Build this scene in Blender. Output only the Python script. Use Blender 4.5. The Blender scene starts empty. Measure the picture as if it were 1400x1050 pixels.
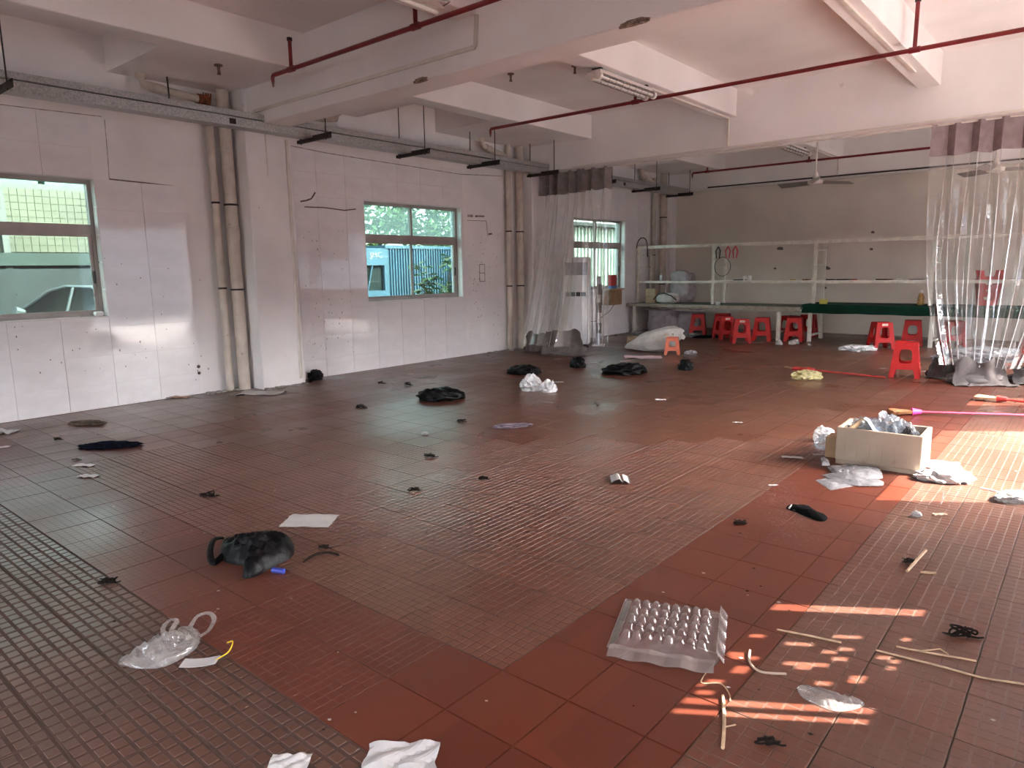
import bpy, bmesh, math, random
from mathutils import Vector, Matrix, noise
random.seed(7)
scene = bpy.context.scene
COL = scene.collection
R = math.radians

# ------------------------------------------------------------------ camera, world, sun, exposure
CAM_H = 1.5
YAW, PITCH, ROLL = R(-40.063), R(9.304), R(-0.844)
_f = Vector((math.cos(PITCH)*math.sin(YAW), math.cos(PITCH)*math.cos(YAW), -math.sin(PITCH)))
_r0 = Vector((math.cos(YAW), -math.sin(YAW), 0)); _u0 = _r0.cross(_f)
_r = _r0*math.cos(ROLL) + _u0*math.sin(ROLL); _u = -_r0*math.sin(ROLL) + _u0*math.cos(ROLL)
cam_data = bpy.data.cameras.new('camera'); cam = bpy.data.objects.new('camera', cam_data); COL.objects.link(cam)
cam_data.sensor_width = 36.0; cam_data.lens = 953.5/1400*36.0; cam_data.clip_end = 500
cam.matrix_world = Matrix(((_r.x, _u.x, -_f.x, 0), (_r.y, _u.y, -_f.y, 0), (_r.z, _u.z, -_f.z, CAM_H), (0, 0, 0, 1)))
scene.camera = cam

SUN_EL = R(39.5); SUN_H = Vector((0.837, 0.548, 0)).normalized()
SUN_DIR = Vector((SUN_H.x*math.cos(SUN_EL), SUN_H.y*math.cos(SUN_EL), math.sin(SUN_EL)))
world = bpy.data.worlds.new('sky'); scene.world = world; world.use_nodes = True
_nt = world.node_tree; _bg = _nt.nodes['Background']
_sky = _nt.nodes.new('ShaderNodeTexSky'); _sky.sky_type = 'NISHITA'; _sky.sun_disc = False
_sky.sun_elevation = SUN_EL; _sky.sun_rotation = math.atan2(SUN_H.x, SUN_H.y)
_sky.air_density = 1.0; _sky.dust_density = 3.5; _sky.ozone_density = 1.0
_hs = _nt.nodes.new('ShaderNodeHueSaturation'); _hs.inputs['Saturation'].default_value = 0.38
_nt.links.new(_sky.outputs[0], _hs.inputs['Color']); _nt.links.new(_hs.outputs[0], _bg.inputs[0]); _bg.inputs[1].default_value = 2.2
sun_data = bpy.data.lights.new('sun', 'SUN'); sun = bpy.data.objects.new('sun', sun_data); COL.objects.link(sun)
sun_data.energy = 15.0; sun_data.angle = R(0.25); sun_data.color = (1.0, 0.95, 0.87)
sun.rotation_euler = SUN_DIR.to_track_quat('Z', 'Y').to_euler()
vs = scene.view_settings
vs.view_transform = 'Standard'; vs.look = 'None'; vs.gamma = 1.0; vs.use_curve_mapping = False; vs.exposure = 1.70
scene.cycles.max_bounces = 10; scene.cycles.diffuse_bounces = 6; scene.cycles.glossy_bounces = 4
scene.cycles.transparent_max_bounces = 24; scene.cycles.caustics_reflective = False; scene.cycles.caustics_refractive = False
scene.cycles.sample_clamp_indirect = 8.0

# ------------------------------------------------------------------ materials
MATS = {}
def srgb(r, g, b):
    f = lambda c: ((c/255+0.055)/1.055)**2.4 if c > 10 else c/255/12.92
    return (f(r), f(g), f(b))
def pm(name, col, rough=0.6, var=0.12, scale=6.0, bump=0.0, bscale=40.0, metal=0.0, spec=0.5, col2=None, coord='Object', alpha=1.0, detail=4.0, spots=None):
    """procedural principled material: noise-varied colour, optional fine bump and dirt spots"""
    m = bpy.data.materials.new(name); m.use_nodes = True; nt = m.node_tree; n = nt.nodes; L = nt.links.new
    b = n['Principled BSDF']; tc = n.new('ShaderNodeTexCoord')
    nz = n.new('ShaderNodeTexNoise'); nz.inputs['Scale'].default_value = scale; nz.inputs['Detail'].default_value = detail
    L(tc.outputs[coord], nz.inputs['Vector'])
    mx = n.new('ShaderNodeMix'); mx.data_type = 'RGBA'
    c = Vector(col); c2 = Vector(col2) if col2 else c*(1-var*1.6)
    mx.inputs[6].default_value = (*(c*(1+var*0.4) if not col2 else c), 1); mx.inputs[7].default_value = (*c2, 1)
    rp = n.new('ShaderNodeValToRGB'); rp.color_ramp.elements[0].position = 0.35; rp.color_ramp.elements[1].position = 0.68
    L(nz.outputs['Fac'], rp.inputs[0]); L(rp.outputs[0], mx.inputs[0]); out = mx.outputs[2]
    if spots:
        scol, sscale, lo = spots
        n2 = n.new('ShaderNodeTexNoise'); n2.inputs['Scale'].default_value = sscale; n2.inputs['Detail'].default_value = 6
        L(tc.outputs[coord], n2.inputs['Vector'])
        r2 = n.new('ShaderNodeValToRGB'); r2.color_ramp.elements[0].position = lo; r2.color_ramp.elements[1].position = lo+0.06
        L(n2.outputs['Fac'], r2.inputs[0])
        m2 = n.new('ShaderNodeMix'); m2.data_type = 'RGBA'; L(r2.outputs[0], m2.inputs[0]); L(out, m2.inputs[6]); m2.inputs[7].default_value = (*scol, 1); out = m2.outputs[2]
    L(out, b.inputs['Base Color'])
    b.inputs['Roughness'].default_value = rough; b.inputs['Metallic'].default_value = metal
    b.inputs['Specular IOR Level'].default_value = spec; b.inputs['Alpha'].default_value = alpha
    if bump:
        n3 = n.new('ShaderNodeTexNoise'); n3.inputs['Scale'].default_value = bscale; n3.inputs['Detail'].default_value = 5
        L(tc.outputs[coord], n3.inputs['Vector']); bp = n.new('ShaderNodeBump'); bp.inputs['Strength'].default_value = bump; bp.inputs['Distance'].default_value = 0.01
        L(n3.outputs['Fac'], bp.inputs['Height']); L(bp.outputs[0], b.inputs['Normal'])
    MATS[name] = m
    return m
def film(name, tint, gloss=0.12, body=0.1, bodycol=(0.9, 0.9, 0.9), rough=0.08, bump=0.0, bscale=30.0, trans=False):
    """thin clear sheet: transparent body + a little milky diffuse + fresnel gloss"""
    m = bpy.data.materials.new(name); m.use_nodes = True; nt = m.node_tree; n = nt.nodes; L = nt.links.new
    n.remove(n['Principled BSDF']); o = n['Material Output']
    tr = n.new('ShaderNodeBsdfTransparent'); tr.inputs[0].default_value = (*tint, 1)
    df = n.new('ShaderNodeBsdfTranslucent' if trans else 'ShaderNodeBsdfDiffuse'); df.inputs[0].default_value = (*bodycol, 1)
    gl = n.new('ShaderNodeBsdfGlossy'); gl.inputs['Roughness'].default_value = rough
    m1 = n.new('ShaderNodeMixShader'); m2 = n.new('ShaderNodeMixShader')
    nz = n.new('ShaderNodeTexNoise'); nz.inputs['Scale'].default_value = bscale; tc = n.new('ShaderNodeTexCoord'); L(tc.outputs['Object'], nz.inputs[0])
    mr = n.new('ShaderNodeMapRange'); mr.inputs[1].default_value = 0.3; mr.inputs[2].default_value = 0.75; mr.inputs[3].default_value = body*0.5; mr.inputs[4].default_value = min(1, body*1.6)
    L(nz.outputs[0], mr.inputs[0]); L(mr.outputs[0], m1.inputs[0]); L(tr.outputs[0], m1.inputs[1]); L(df.outputs[0], m1.inputs[2])
    lw = n.new('ShaderNodeLayerWeight'); lw.inputs[0].default_value = 0.5
    pw_ = n.new('ShaderNodeMath'); pw_.operation = 'POWER'; pw_.inputs[1].default_value = 3.0; L(lw.outputs['Facing'], pw_.inputs[0])
    m3 = n.new('ShaderNodeMapRange'); m3.inputs[3].default_value = gloss*0.5; m3.inputs[4].default_value = min(1, gloss*5)
    L(pw_.outputs[0], m3.inputs[0]); L(m3.outputs[0], m2.inputs[0]); L(m1.outputs[0], m2.inputs[1]); L(gl.outputs[0], m2.inputs[2])
    if bump:
        bp = n.new('ShaderNodeBump'); bp.inputs['Strength'].default_value = bump; bp.inputs['Distance'].default_value = 0.02
        L(nz.outputs[0], bp.inputs['Height']); L(bp.outputs[0], gl.inputs['Normal']); L(bp.outputs[0], lw.inputs['Normal'])
    L(m2.outputs[0], o.inputs[0]); MATS[name] = m
    return m

PLASTER = pm('white_plaster', (0.86, 0.835, 0.83), 0.75, 0.07, 1.3, 0.12, 30, spots=((0.5, 0.46, 0.42), 9.0, 0.72))
CEIL = pm('ceiling_paint', (0.88, 0.855, 0.85), 0.8, 0.06, 0.9, 0.08, 18, spots=((0.62, 0.58, 0.54), 5.0, 0.74))
FARWALL = pm('dimmed_plaster', (0.70, 0.635, 0.56), 0.8, 0.06, 1.1, 0.1, 25)  # plaster toned down: the far bay's dimness is put into the colour
TILEW = pm('glazed_white_tile', (0.85, 0.835, 0.845), 0.05, 0.035, 2.5, 0.0, 3.0, spec=0.55, spots=((0.45, 0.42, 0.4), 60.0, 0.78))
GROUTW = pm('wall_grout', (0.34, 0.32, 0.31), 0.9, 0.1)
REDTILE = pm('red_floor_tile', (0.235, 0.056, 0.035), 0.36, 0.22, 3.2, 0.03, 90, spec=0.45, coord='Object', spots=((0.19, 0.095, 0.07), 14.0, 0.66))
DARKGROUT = pm('floor_grout', (0.035, 0.024, 0.018), 0.95, 0.3, 0.55, col2=(0.17, 0.115, 0.085))
CONC = pm('bare_concrete', (0.30, 0.28, 0.26), 0.9, 0.25, 7, 0.4, 60)

def floor_mat(name, col, groove, cell, gw, rough=0.36, dust=(0.10, 0.052, 0.036), dustamt=0.35, relief=True):
    """tile colour in world metres with dust blotches; relief=True carves the stud grid as fine relief (far tiles)"""
    m = bpy.data.materials.new(name); m.use_nodes = True; nt = m.node_tree; n = nt.nodes; L = nt.links.new; b = n['Principled BSDF']
    geo = n.new('ShaderNodeNewGeometry'); P = geo.outputs['Position']
    nz = n.new('ShaderNodeTexNoise'); nz.inputs['Scale'].default_value = 0.9; nz.inputs['Detail'].default_value = 6; L(P, nz.inputs[0])
    rp = n.new('ShaderNodeValToRGB'); rp.color_ramp.elements[0].position = 0.38; rp.color_ramp.elements[1].position = 0.72; L(nz.outputs['Fac'], rp.inputs[0])
    mu = n.new('ShaderNodeMath'); mu.operation = 'MULTIPLY'; L(rp.outputs[0], mu.inputs[0]); mu.inputs[1].default_value = dustamt
    # per-tile tone
    oi = n.new('ShaderNodeObjectInfo'); vm = n.new('ShaderNodeVectorMath'); vm.operation = 'SCALE'; vm.inputs[3].default_value = 1/0.305; L(P, vm.inputs[0])
    fl = n.new('ShaderNodeVectorMath'); fl.operation = 'FLOOR'; L(vm.outputs[0], fl.inputs[0]); wn = n.new('ShaderNodeTexWhiteNoise'); L(fl.outputs[0], wn.inputs[0])
    hs = n.new('ShaderNodeHueSaturation'); hs.inputs['Color'].default_value = (*col, 1)
    mr = n.new('ShaderNodeMapRange'); mr.inputs[3].default_value = 0.86; mr.inputs[4].default_value = 1.12; L(wn.outputs[0], mr.inputs[0]); L(mr.outputs[0], hs.inputs['Value'])
    mx = n.new('ShaderNodeMix'); mx.data_type = 'RGBA'; L(mu.outputs[0], mx.inputs[0]); L(hs.outputs[0], mx.inputs[6]); mx.inputs[7].default_value = (*dust, 1); out = mx.outputs[2]
    if relief:
        off = n.new('ShaderNodeVectorMath'); off.operation = 'ADD'; off.inputs[1].default_value = (1.61, -1.835, 0); L(P, off.inputs[0])
        sc = n.new('ShaderNodeVectorMath'); sc.operation = 'SCALE'; sc.inputs[3].default_value = 1/cell; L(off.outputs[0], sc.inputs[0])
        fr = n.new('ShaderNodeVectorMath'); fr.operation = 'FRACTION'; L(sc.outputs[0], fr.inputs[0])
        sp = n.new('ShaderNodeSeparateXYZ'); L(fr.outputs[0], sp.inputs[0]); ms = []
        for ax in (0, 1):
            d = n.new('ShaderNodeMath'); d.operation = 'PINGPONG'; d.inputs[1].default_value = 0.5; L(sp.outputs[ax], d.inputs[0])
            s = n.new('ShaderNodeMapRange'); s.inputs[1].default_value = gw/cell*0.35; s.inputs[2].default_value = gw/cell*0.8; L(d.outputs[0], s.inputs[0]); ms.append(s)
        mm = n.new('ShaderNodeMath'); mm.operation = 'MULTIPLY'; L(ms[0].outputs[0], mm.inputs[0]); L(ms[1].outputs[0], mm.inputs[1])
        m2 = n.new('ShaderNodeMix'); m2.data_type = 'RGBA'; L(mm.outputs[0], m2.inputs[0]); m2.inputs[6].default_value = (*groove, 1); L(out, m2.inputs[7]); out = m2.outputs[2]
        bp = n.new('ShaderNodeBump'); bp.inputs['Strength'].default_value = 0.35; bp.inputs['Distance'].default_value = 0.002; L(mm.outputs[0], bp.inputs['Height']); L(bp.outputs[0], b.inputs['Normal'])
    L(out, b.inputs['Base Color'])
    r2 = n.new('ShaderNodeMapRange'); r2.inputs[3].default_value = rough; r2.inputs[4].default_value = rough+0.2; L(rp.outputs[0], r2.inputs[0]); L(r2.outputs[0], b.inputs['Roughness'])
    b.inputs['Specular IOR Level'].default_value = 0.45
    MATS[name] = m
    return m
FRED, FBRN = (0.100, 0.0215, 0.0105), (0.115, 0.0375, 0.021)
FT_SMOOTH = floor_mat('floor_tile_smooth', FRED, (0, 0, 0), .05, .01, 0.31, relief=False, dustamt=0.25)
FT_PAD = floor_mat('floor_tile_pad', FBRN, (0, 0, 0), .05, .01, 0.28, relief=False, dustamt=0.3, dust=(0.175, 0.105, 0.068))
FT_STUD = floor_mat('floor_tile_stud', (0.085, 0.034, 0.021), (0, 0, 0), .05, .01, 0.28, relief=False, dustamt=0.5, dust=(0.105, 0.066, 0.050))
FT_GROOVE = pm('groove_dirt', (0.068, 0.026, 0.016), 0.8, 0.25, 9, coord='Object')
FT_GROOVE_STUD = pm('groove_dark_dirt', (0.064, 0.030, 0.021), 0.8, 0.25, 9)
FT_GROOVE_RED = pm('groove_red_dust', (0.086, 0.028, 0.019), 0.5, 0.25, 9)
FT_SIDE = floor_mat('floor_tile_side', (0.098, 0.030, 0.0175), (0, 0, 0), .05, .01, 0.30, relief=False, dustamt=0.4, dust=(0.16, 0.105, 0.072))
FT_GROOVE_SIDE = pm('groove_side_dust', (0.105, 0.048, 0.031), 0.6, 0.25, 9)
FT_FAR = floor_mat('floor_tile_far', FBRN, (0.068, 0.026, 0.016), 0.305/7, 0.009, 0.27, dustamt=0.38, dust=(0.185, 0.112, 0.074))

# ------------------------------------------------------------------ mesh helpers
class MB:
    """collects shapes into one mesh"""
    def __init__(s): s.v = []; s.f = []; s.mi = []
    def add(s, vs_, fs, mi=0):
        b = len(s.v); s.v += [tuple(p) for p in vs_]
        for f in fs: s.f.append(tuple(i+b for i in f)); s.mi.append(mi)
        return s
    def box(s, x0, x1, y0, y1, z0, z1, mi=0, top=None):
        t = top or 0
        v = [(x0, y0, z0), (x1, y0, z0), (x1, y1, z0), (x0, y1, z0), (x0+t, y0+t, z1), (x1-t, y0+t, z1), (x1-t, y1-t, z1), (x0+t, y1-t, z1)]
        return s.add(v, [(3, 2, 1, 0), (4, 5, 6, 7), (0, 1, 5, 4), (1, 2, 6, 5), (2, 3, 7, 6), (3, 0, 4, 7)], mi)
    def obox(s, c, ax, ay, az, hx, hy, hz, mi=0):
        c = Vector(c); ax, ay, az = Vector(ax)*hx, Vector(ay)*hy, Vector(az)*hz
        v = [c+i*ax+j*ay+k*az for k in (-1, 1) for i, j in ((-1, -1), (1, -1), (1, 1), (-1, 1))]
        return s.add(v, [(3, 2, 1, 0), (4, 5, 6, 7), (0, 1, 5, 4), (1, 2, 6, 5), (2, 3, 7, 6), (3, 0, 4, 7)], mi)
    def bar(s, a, b, w, h, mi=0, up=(0, 0, 1)):
        a, b = Vector(a), Vector(b); d = (b-a); l = d.length; d.normalize(); up = Vector(up)
        if abs(d.dot(up)) > 0.98: up = Vector((1, 0, 0))
        x = d.cross(up).normalized(); z = x.cross(d)
        return s.obox((a+b)/2, d, x, z, l/2, w/2, h/2, mi)
    def tube(s, pts, rad, n=10, mi=0, cap=True, closed=False, flat=1.0):
        pts = [Vector(p) for p in pts]; k = len(pts); rs = rad if isinstance(rad, (list, tuple)) else [rad]*k
        vs_, prev = [], None
        for i, p in enumerate(pts):
            d = (pts[(i+1) % k if closed else min(i+1, k-1)] - pts[(i-1) % k if closed else max(i-1, 0)])
            d = d.normalized() if d.length > 1e-9 else Vector((0, 0, 1))
            if prev is None:
                x = d.cross(Vector((0, 0, 1)));
                if x.length < 1e-3: x = d.cross(Vector((1, 0, 0)))
            else: x = prev - d*prev.dot(d)
            if x.length < 1e-6: x = d.orthogonal()
            x.normalize(); prev = x; y = d.cross(x)
            vs_ += [p + rs[i]*(math.cos(2*math.pi*j/n)*x + flat*math.sin(2*math.pi*j/n)*y) for j in range(n)]
        fs = []
        for i in range(k if closed else k-1):
            a, b = i*n, ((i+1) % k)*n
            fs += [(a+j, a+(j+1) % n, b+(j+1) % n, b+j) for j in range(n)]
        if cap and not closed: fs += [tuple(range(n-1, -1, -1)), tuple(range((k-1)*n, k*n))]
        return s.add(vs_, fs, mi)
    def lathe(s, prof, n=16, c=(0, 0, 0), mi=0):
        c = Vector(c); vs_ = [c+Vector((r*math.cos(2*math.pi*j/n), r*math.sin(2*math.pi*j/n), z)) for r, z in prof for j in range(n)]
        fs = [(i*n+j, i*n+(j+1) % n, (i+1)*n+(j+1) % n, (i+1)*n+j) for i in range(len(prof)-1) for j in range(n)]
        fs += [tuple(range(n-1, -1, -1)), tuple(range((len(prof)-1)*n, len(prof)*n))]
        return s.add(vs_, fs, mi)
    def grid(s, fn, nu, nv, mi=0):
        vs_ = [fn(i/nu, j/nv) for j in range(nv+1) for i in range(nu+1)]
        fs = [(j*(nu+1)+i, j*(nu+1)+i+1, (j+1)*(nu+1)+i+1, (j+1)*(nu+1)+i) for j in range(nv) for i in range(nu)]
        return s.add(vs_, fs, mi)
    def sheet(s, fn, nu, nv, th=0.002, mi=0):
        """a grid given thickness, closed round the rim"""
        g = [[Vector(fn(i/nu, j/nv)) for i in range(nu+1)] for j in range(nv+1)]
        vs_ = [p for r_ in g for p in r_]; n = len(vs_)
        nrm = []
        for j in range(nv+1):
            for i in range(nu+1):
                du = g[j][min(i+1, nu)]-g[j][max(i-1, 0)]; dv = g[min(j+1, nv)][i]-g[max(j-1, 0)][i]
                c = du.cross(dv); nrm.append(c.normalized() if c.length > 1e-12 else Vector((0, 0, 1)))
        vs_ = [p+q*th/2 for p, q in zip(vs_, nrm)]+[p-q*th/2 for p, q in zip(vs_, nrm)]
        W = nu+1; fs = []
        for j in range(nv):
            for i in range(nu):
                a, b, c, d = j*W+i, j*W+i+1, (j+1)*W+i+1, (j+1)*W+i
                fs += [(a, b, c, d), (d+n, c+n, b+n, a+n)]
        rim = [i for i in range(W)] + [j*W+nu for j in range(1, nv+1)] + [nv*W+i for i in range(nu-1, -1, -1)] + [j*W for j in range(nv-1, 0, -1)]
        for q in range(len(rim)):
            a, b = rim[q], rim[(q+1) % len(rim)]; fs.append((b, a, a+n, b+n))
        return s.add(vs_, fs, mi)
    def build(s, name, mats, parent=None, smooth=False, **kw):
        me = bpy.data.meshes.new(name); me.from_pydata(s.v, [], s.f)
        mats = mats if isinstance(mats, (list, tuple)) else [mats]
        for m in mats: me.materials.append(m)
        if len(mats) > 1: me.polygons.foreach_set('material_index', s.mi)
        if smooth: me.polygons.foreach_set('use_smooth', [True]*len(me.polygons))
        me.update()
        return link(name, me, parent, **kw)
def link(name, data, parent=None, **kw):
    o = bpy.data.objects.new(name, data); COL.objects.link(o)
    if parent: o.parent = parent
    tag(o, **kw)
    return o
def tag(o, label=None, cat=None, group=None, kind=None):
    if label: o['label'] = label
    if cat: o['category'] = cat
    if group: o['group'] = group
    if kind: o['kind'] = kind
    return o
def thing(name, loc, label, cat, group=None, rz=0):
    o = link(name, None, None, label=label, cat=cat, group=group); o.location = loc; o.rotation_euler.z = rz
    return o
def copy_tree(o, parent=None):
    c = o.copy(); COL.objects.link(c); c.parent = parent
    for ch in [x for x in bpy.data.objects if x.parent == o]: copy_tree(ch, c)
    return c
def autosmooth(o, ang=40):
    me = o.data; me.polygons.foreach_set('use_smooth', [True]*len(me.polygons))
    me.set_sharp_from_angle(angle=R(ang)) if hasattr(me, 'set_sharp_from_angle') else None
    return o
def bevel(o, w, seg=2):
    m = o.modifiers.new('bevel', 'BEVEL'); m.width = w; m.segments = seg; m.limit_method = 'ANGLE'; m.angle_limit = R(40)
    return o
def plate(s, axis, ac, bc, c0, c1, holes, mi=0):
    """slab between c0..c1 on `axis` over the cut grid ac x bc, without the cells in holes; one connected mesh"""
    na, nb = len(ac), len(bc); V = []; F = []
    def P(i, j, k):
        c = c1 if k else c0
        return {0: (c, ac[i], bc[j]), 1: (ac[i], c, bc[j]), 2: (ac[i], bc[j], c)}[axis]
    for k in (0, 1): V += [P(i, j, k) for j in range(nb) for i in range(na)]
    idx = lambda i, j, k: k*na*nb+j*na+i
    solid = lambda i, j: 0 <= i < na-1 and 0 <= j < nb-1 and (i, j) not in holes
    for j in range(nb-1):
        for i in range(na-1):
            if not solid(i, j): continue
            F += [(idx(i, j, 0), idx(i, j+1, 0), idx(i+1, j+1, 0), idx(i+1, j, 0)), (idx(i, j, 1), idx(i+1, j, 1), idx(i+1, j+1, 1), idx(i, j+1, 1))]
            for di, dj, (a, b) in ((-1, 0, ((i, j), (i, j+1))), (1, 0, ((i+1, j), (i+1, j+1))), (0, -1, ((i, j), (i+1, j))), (0, 1, ((i, j+1), (i+1, j+1)))):
                if not solid(i+di, j+dj): F.append((idx(*a, 0), idx(*b, 0), idx(*b, 1), idx(*a, 1)))
    return s.add(V, F, mi)
def fix_normals(o):
    bm = bmesh.new(); bm.from_mesh(o.data); bmesh.ops.recalc_face_normals(bm, faces=bm.faces); bm.to_mesh(o.data); bm.free()
    return o
def holes_of(ac, bc, rects):
    hs = set()
    for a0, a1, b0, b1 in rects:
        for i in range(len(ac)-1):
            for j in range(len(bc)-1):
                if ac[i] >= a0-1e-6 and ac[i+1] <= a1+1e-6 and bc[j] >= b0-1e-6 and bc[j+1] <= b1+1e-6: hs.add((i, j))
    return hs
def n3(x, y, z=0.0): return noise.noise(Vector((x, y, z)))
def spline(pts, k=5):
    """smooth path through the given points"""
    P = [Vector(p) for p in pts]; out = []
    for i in range(len(P)-1):
        p0, p1, p2, p3 = P[max(i-1, 0)], P[i], P[i+1], P[min(i+2, len(P)-1)]
        for q in range(k): f = q/k; out.append(0.5*((2*p1)+(p2-p0)*f+(2*p0-5*p1+4*p2-p3)*f*f+(3*p1-p0-3*p2+p3)*f**3))
    return out+[P[-1]]

# ------------------------------------------------------------------ the setting
XL = {0: -8.72, 1: -8.70, 2: -8.58, 3: -8.47}          # wall face of each bay (index = bay)
BAYS = {0: (-6.3, -0.9), 1: (-0.55, 4.86), 2: (5.42, 10.62), 3: (11.1, 16.5)}
XR, YB, YF, ZC = 1.6, -6.3, 16.5, 4.10
WINZ = (1.035, 2.56)
WINS = {0: (-4.6, -2.5), 1: (1.09, 3.175), 2: (6.815, 8.90), 3: (12.11, 14.16)}

# floor slab + tiles
fb = MB().box(-9.0, XR+0.3, YB-0.3, YF+0.3, -0.2, -0.006).build('floor', DARKGROUT, kind='structure')
G = 0.0048
def waffle(nx, ny, px, py, hgt=0.0022):
    """unit tile 0.305 m with nx*ny raised pads; material 0 pad, 1 groove"""
    m = MB(); a = 0.305-G; m.box(0, a, 0, a, -0.012, -hgt, 1)
    cx, cy = a/nx, a/ny
    for i in range(nx):
        for j in range(ny):
            x0, y0 = i*cx+(cx-px)/2, j*cy+(cy-py)/2
            t = 0.0012 if hgt > 0.001 else 0.0004
            v = [(x0, y0, -hgt), (x0+px, y0, -hgt), (x0+px, y0+py, -hgt), (x0, y0+py, -hgt), (x0+t, y0+t, 0), (x0+px-t, y0+t, 0), (x0+px-t, y0+py-t, 0), (x0+t, y0+py-t, 0)]
            m.add(v, [(4, 5, 6, 7), (0, 1, 5, 4), (1, 2, 6, 5), (2, 3, 7, 6), (3, 0, 4, 7)], 0)
    return m
def meshof(m, name, mats):
    me = bpy.data.meshes.new(name); me.from_pydata(m.v, [], m.f)
    for q in mats: me.materials.append(q)
    me.polygons.foreach_set('material_index', m.mi); me.update(); return me
def smooth_tile():
    a = 0.305-G; return MB().box(0, a, 0, a, -0.012, 0.0, 0, top=0.0008)
TILE_ME = {
    'stud': meshof(waffle(5, 6, 0.047, 0.036, 0.0016), 'stud_tile', (FT_STUD, FT_GROOVE_STUD)),
    'waffle': meshof(waffle(7, 7, 0.0365, 0.0365, 0.0009), 'waffle_tile', (FT_PAD, FT_GROOVE)),
    'red': meshof(waffle(7, 7, 0.0395, 0.0395, 0.0006), 'red_tile', (FT_SMOOTH, FT_GROOVE_RED)),
    'smooth': meshof(smooth_tile(), 'smooth_tile', (FT_SMOOTH,)),
    'side': meshof(waffle(6, 6, 0.043, 0.041, 0.0006), 'side_tile', (FT_SIDE, FT_GROOVE_SIDE)),
}
xc = [-1.0-0.305*k for k in range(0, 26)]; xc = [x for x in xc if x > -8.95]
xr = [-0.865+0.318*k for k in range(0, 8)]
XC = sorted(xc+[x for x in xr if x < XR]+[XR])
YC = [1.2215+0.3055*k for k in range(-25, 51)]; YC = [y for y in YC if YB-0.1 <= y <= YF+0.05]
def tkind(x, y):
    if -1.0 < x < -0.866: return 'smooth'
    if x > -1.0: return 'side'
    if y < 1.2215: return 'stud'
    if y < 1.83: return 'red' if x < -1.85 else 'smooth'
    if x > -1.611: return 'smooth'
    if -6.8 < x < -6.18: return 'smooth'
    return 'waffle'
def proj(p):
    d = Vector(p)-Vector((0, 0, CAM_H)); w = d.dot(_f)
    if w < 0.2: return None
    return 700+953.5*d.dot(_r)/w, 525-953.5*d.dot(_u)/w
cells = []
for i in range(len(XC)-1):
    for j in range(len(YC)-1):
        x0, x1, y0, y1 = XC[i], XC[i+1], YC[j], YC[j+1]
        q = [proj(p) for p in ((x0, y0, 0), (x1, y0, 0), (x1, y1, 0), (x0, y1, 0))]
        area = 0
        if all(q) and any(-5 < a < 1405 and -5 < b < 1055 for a, b in q):
            area = abs(sum(q[k][0]*q[(k+1) % 4][1]-q[(k+1) % 4][0]*q[k][1] for k in range(4)))/2
        cells.append((area, x0, x1, y0, y1))
cells.sort(reverse=True)
for area, x0, x1, y0, y1 in cells[:300]:
    t = link('floor_tile', TILE_ME[tkind((x0+x1)/2, (y0+y1)/2)], fb)
    t.location = (x0+G/2, y0+G/2, random.uniform(-0.0004, 0.0004)); t.scale = ((x1-x0-G)/(0.305-G), (y1-y0-G)/(0.305-G), 1)
    t.rotation_euler = (random.gauss(0, 0.0009), random.gauss(0, 0.0009), 0)
far = MB()
for area, x0, x1, y0, y1 in cells[300:]:
    k = tkind((x0+x1)/2, (y0+y1)/2); dz = random.uniform(-0.0002, 0.0002)
    far.box(x0+G/2, x1-G/2, y0+G/2, y1-G/2, -0.012, dz, 1 if k in ('smooth', 'red') else 0)
far.build('floor_tiles_beyond', [FT_FAR, FT_SMOOTH], fb, kind='stuff')

# left wall: one piece per bay, with its window opening, glazed tiles set on it
def bay_wall(k):
    y0, y1 = BAYS[k]; wy0, wy1 = WINS[k]; x = XL[k]
    ys = [y0-0.2, wy0, wy1, y1+0.2]; zs = [-0.1, WINZ[0], WINZ[1], 4.2]
    m = MB(); plate(m, 0, ys, zs, x-0.26, x, holes_of(ys, zs, [(wy0, wy1, *WINZ)]))
    o = fix_normals(m.build('wall_left', PLASTER, kind='structure'))
    return o
WALLS = {k: bay_wall(k) for k in BAYS}
TM = meshof(MB().obox((0, 0, 0), (1, 0, 0), (0, 1, 0), (0, 0, 1), .5, .5, .5), 'tile_block', (TILEW,))
def wall_tiles(k, ycuts, zcuts, skip):
    x = XL[k]; wy0, wy1 = WINS[k]; g = 0.004
    # grout bed
    for i in range(len(ycuts)-1):
        for j in range(len(zcuts)-1):
            a0, a1, b0, b1 = ycuts[i], ycuts[i+1], zcuts[j], zcuts[j+1]
            if skip((a0+a1)/2, (b0+b1)/2): continue
            parts = [(a0, a1, b0, b1)]
            if a1 > wy0 and a0 < wy1 and b1 > WINZ[0] and b0 < WINZ[1]:      # tile cut round the window opening
                parts = []
                if b0 < WINZ[0]: parts.append((a0, a1, b0, WINZ[0]))
                if b1 > WINZ[1]: parts.append((a0, a1, WINZ[1], b1))
                zl, zh = max(b0, WINZ[0]), min(b1, WINZ[1])
                if a0 < wy0: parts.append((a0, wy0, zl, zh))
                if a1 > wy1: parts.append((wy1, a1, zl, zh))
            for c0, c1, d0, d1 in parts:
                if c1-c0 < 0.02 or d1-d0 < 0.02: continue
                t = link('wall_tile', TM, WALLS[k]); th = 0.009+random.uniform(-0.0006, 0.0006)
                t.scale = (th, c1-c0-g, d1-d0-g); t.location = (x+th/2, (c0+c1)/2, (d0+d1)/2)
                t.rotation_euler = (0, random.gauss(0, 0.0016), random.gauss(0, 0.0016))
ZT = [0.0]+[0.272+0.327*k for k in range(10)]
wall_tiles(1, [0.69+0.497*k for k in range(0, 8)], ZT, lambda y, z: (y > 3.34 and z > 2.56) or y < 1.0)
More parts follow.
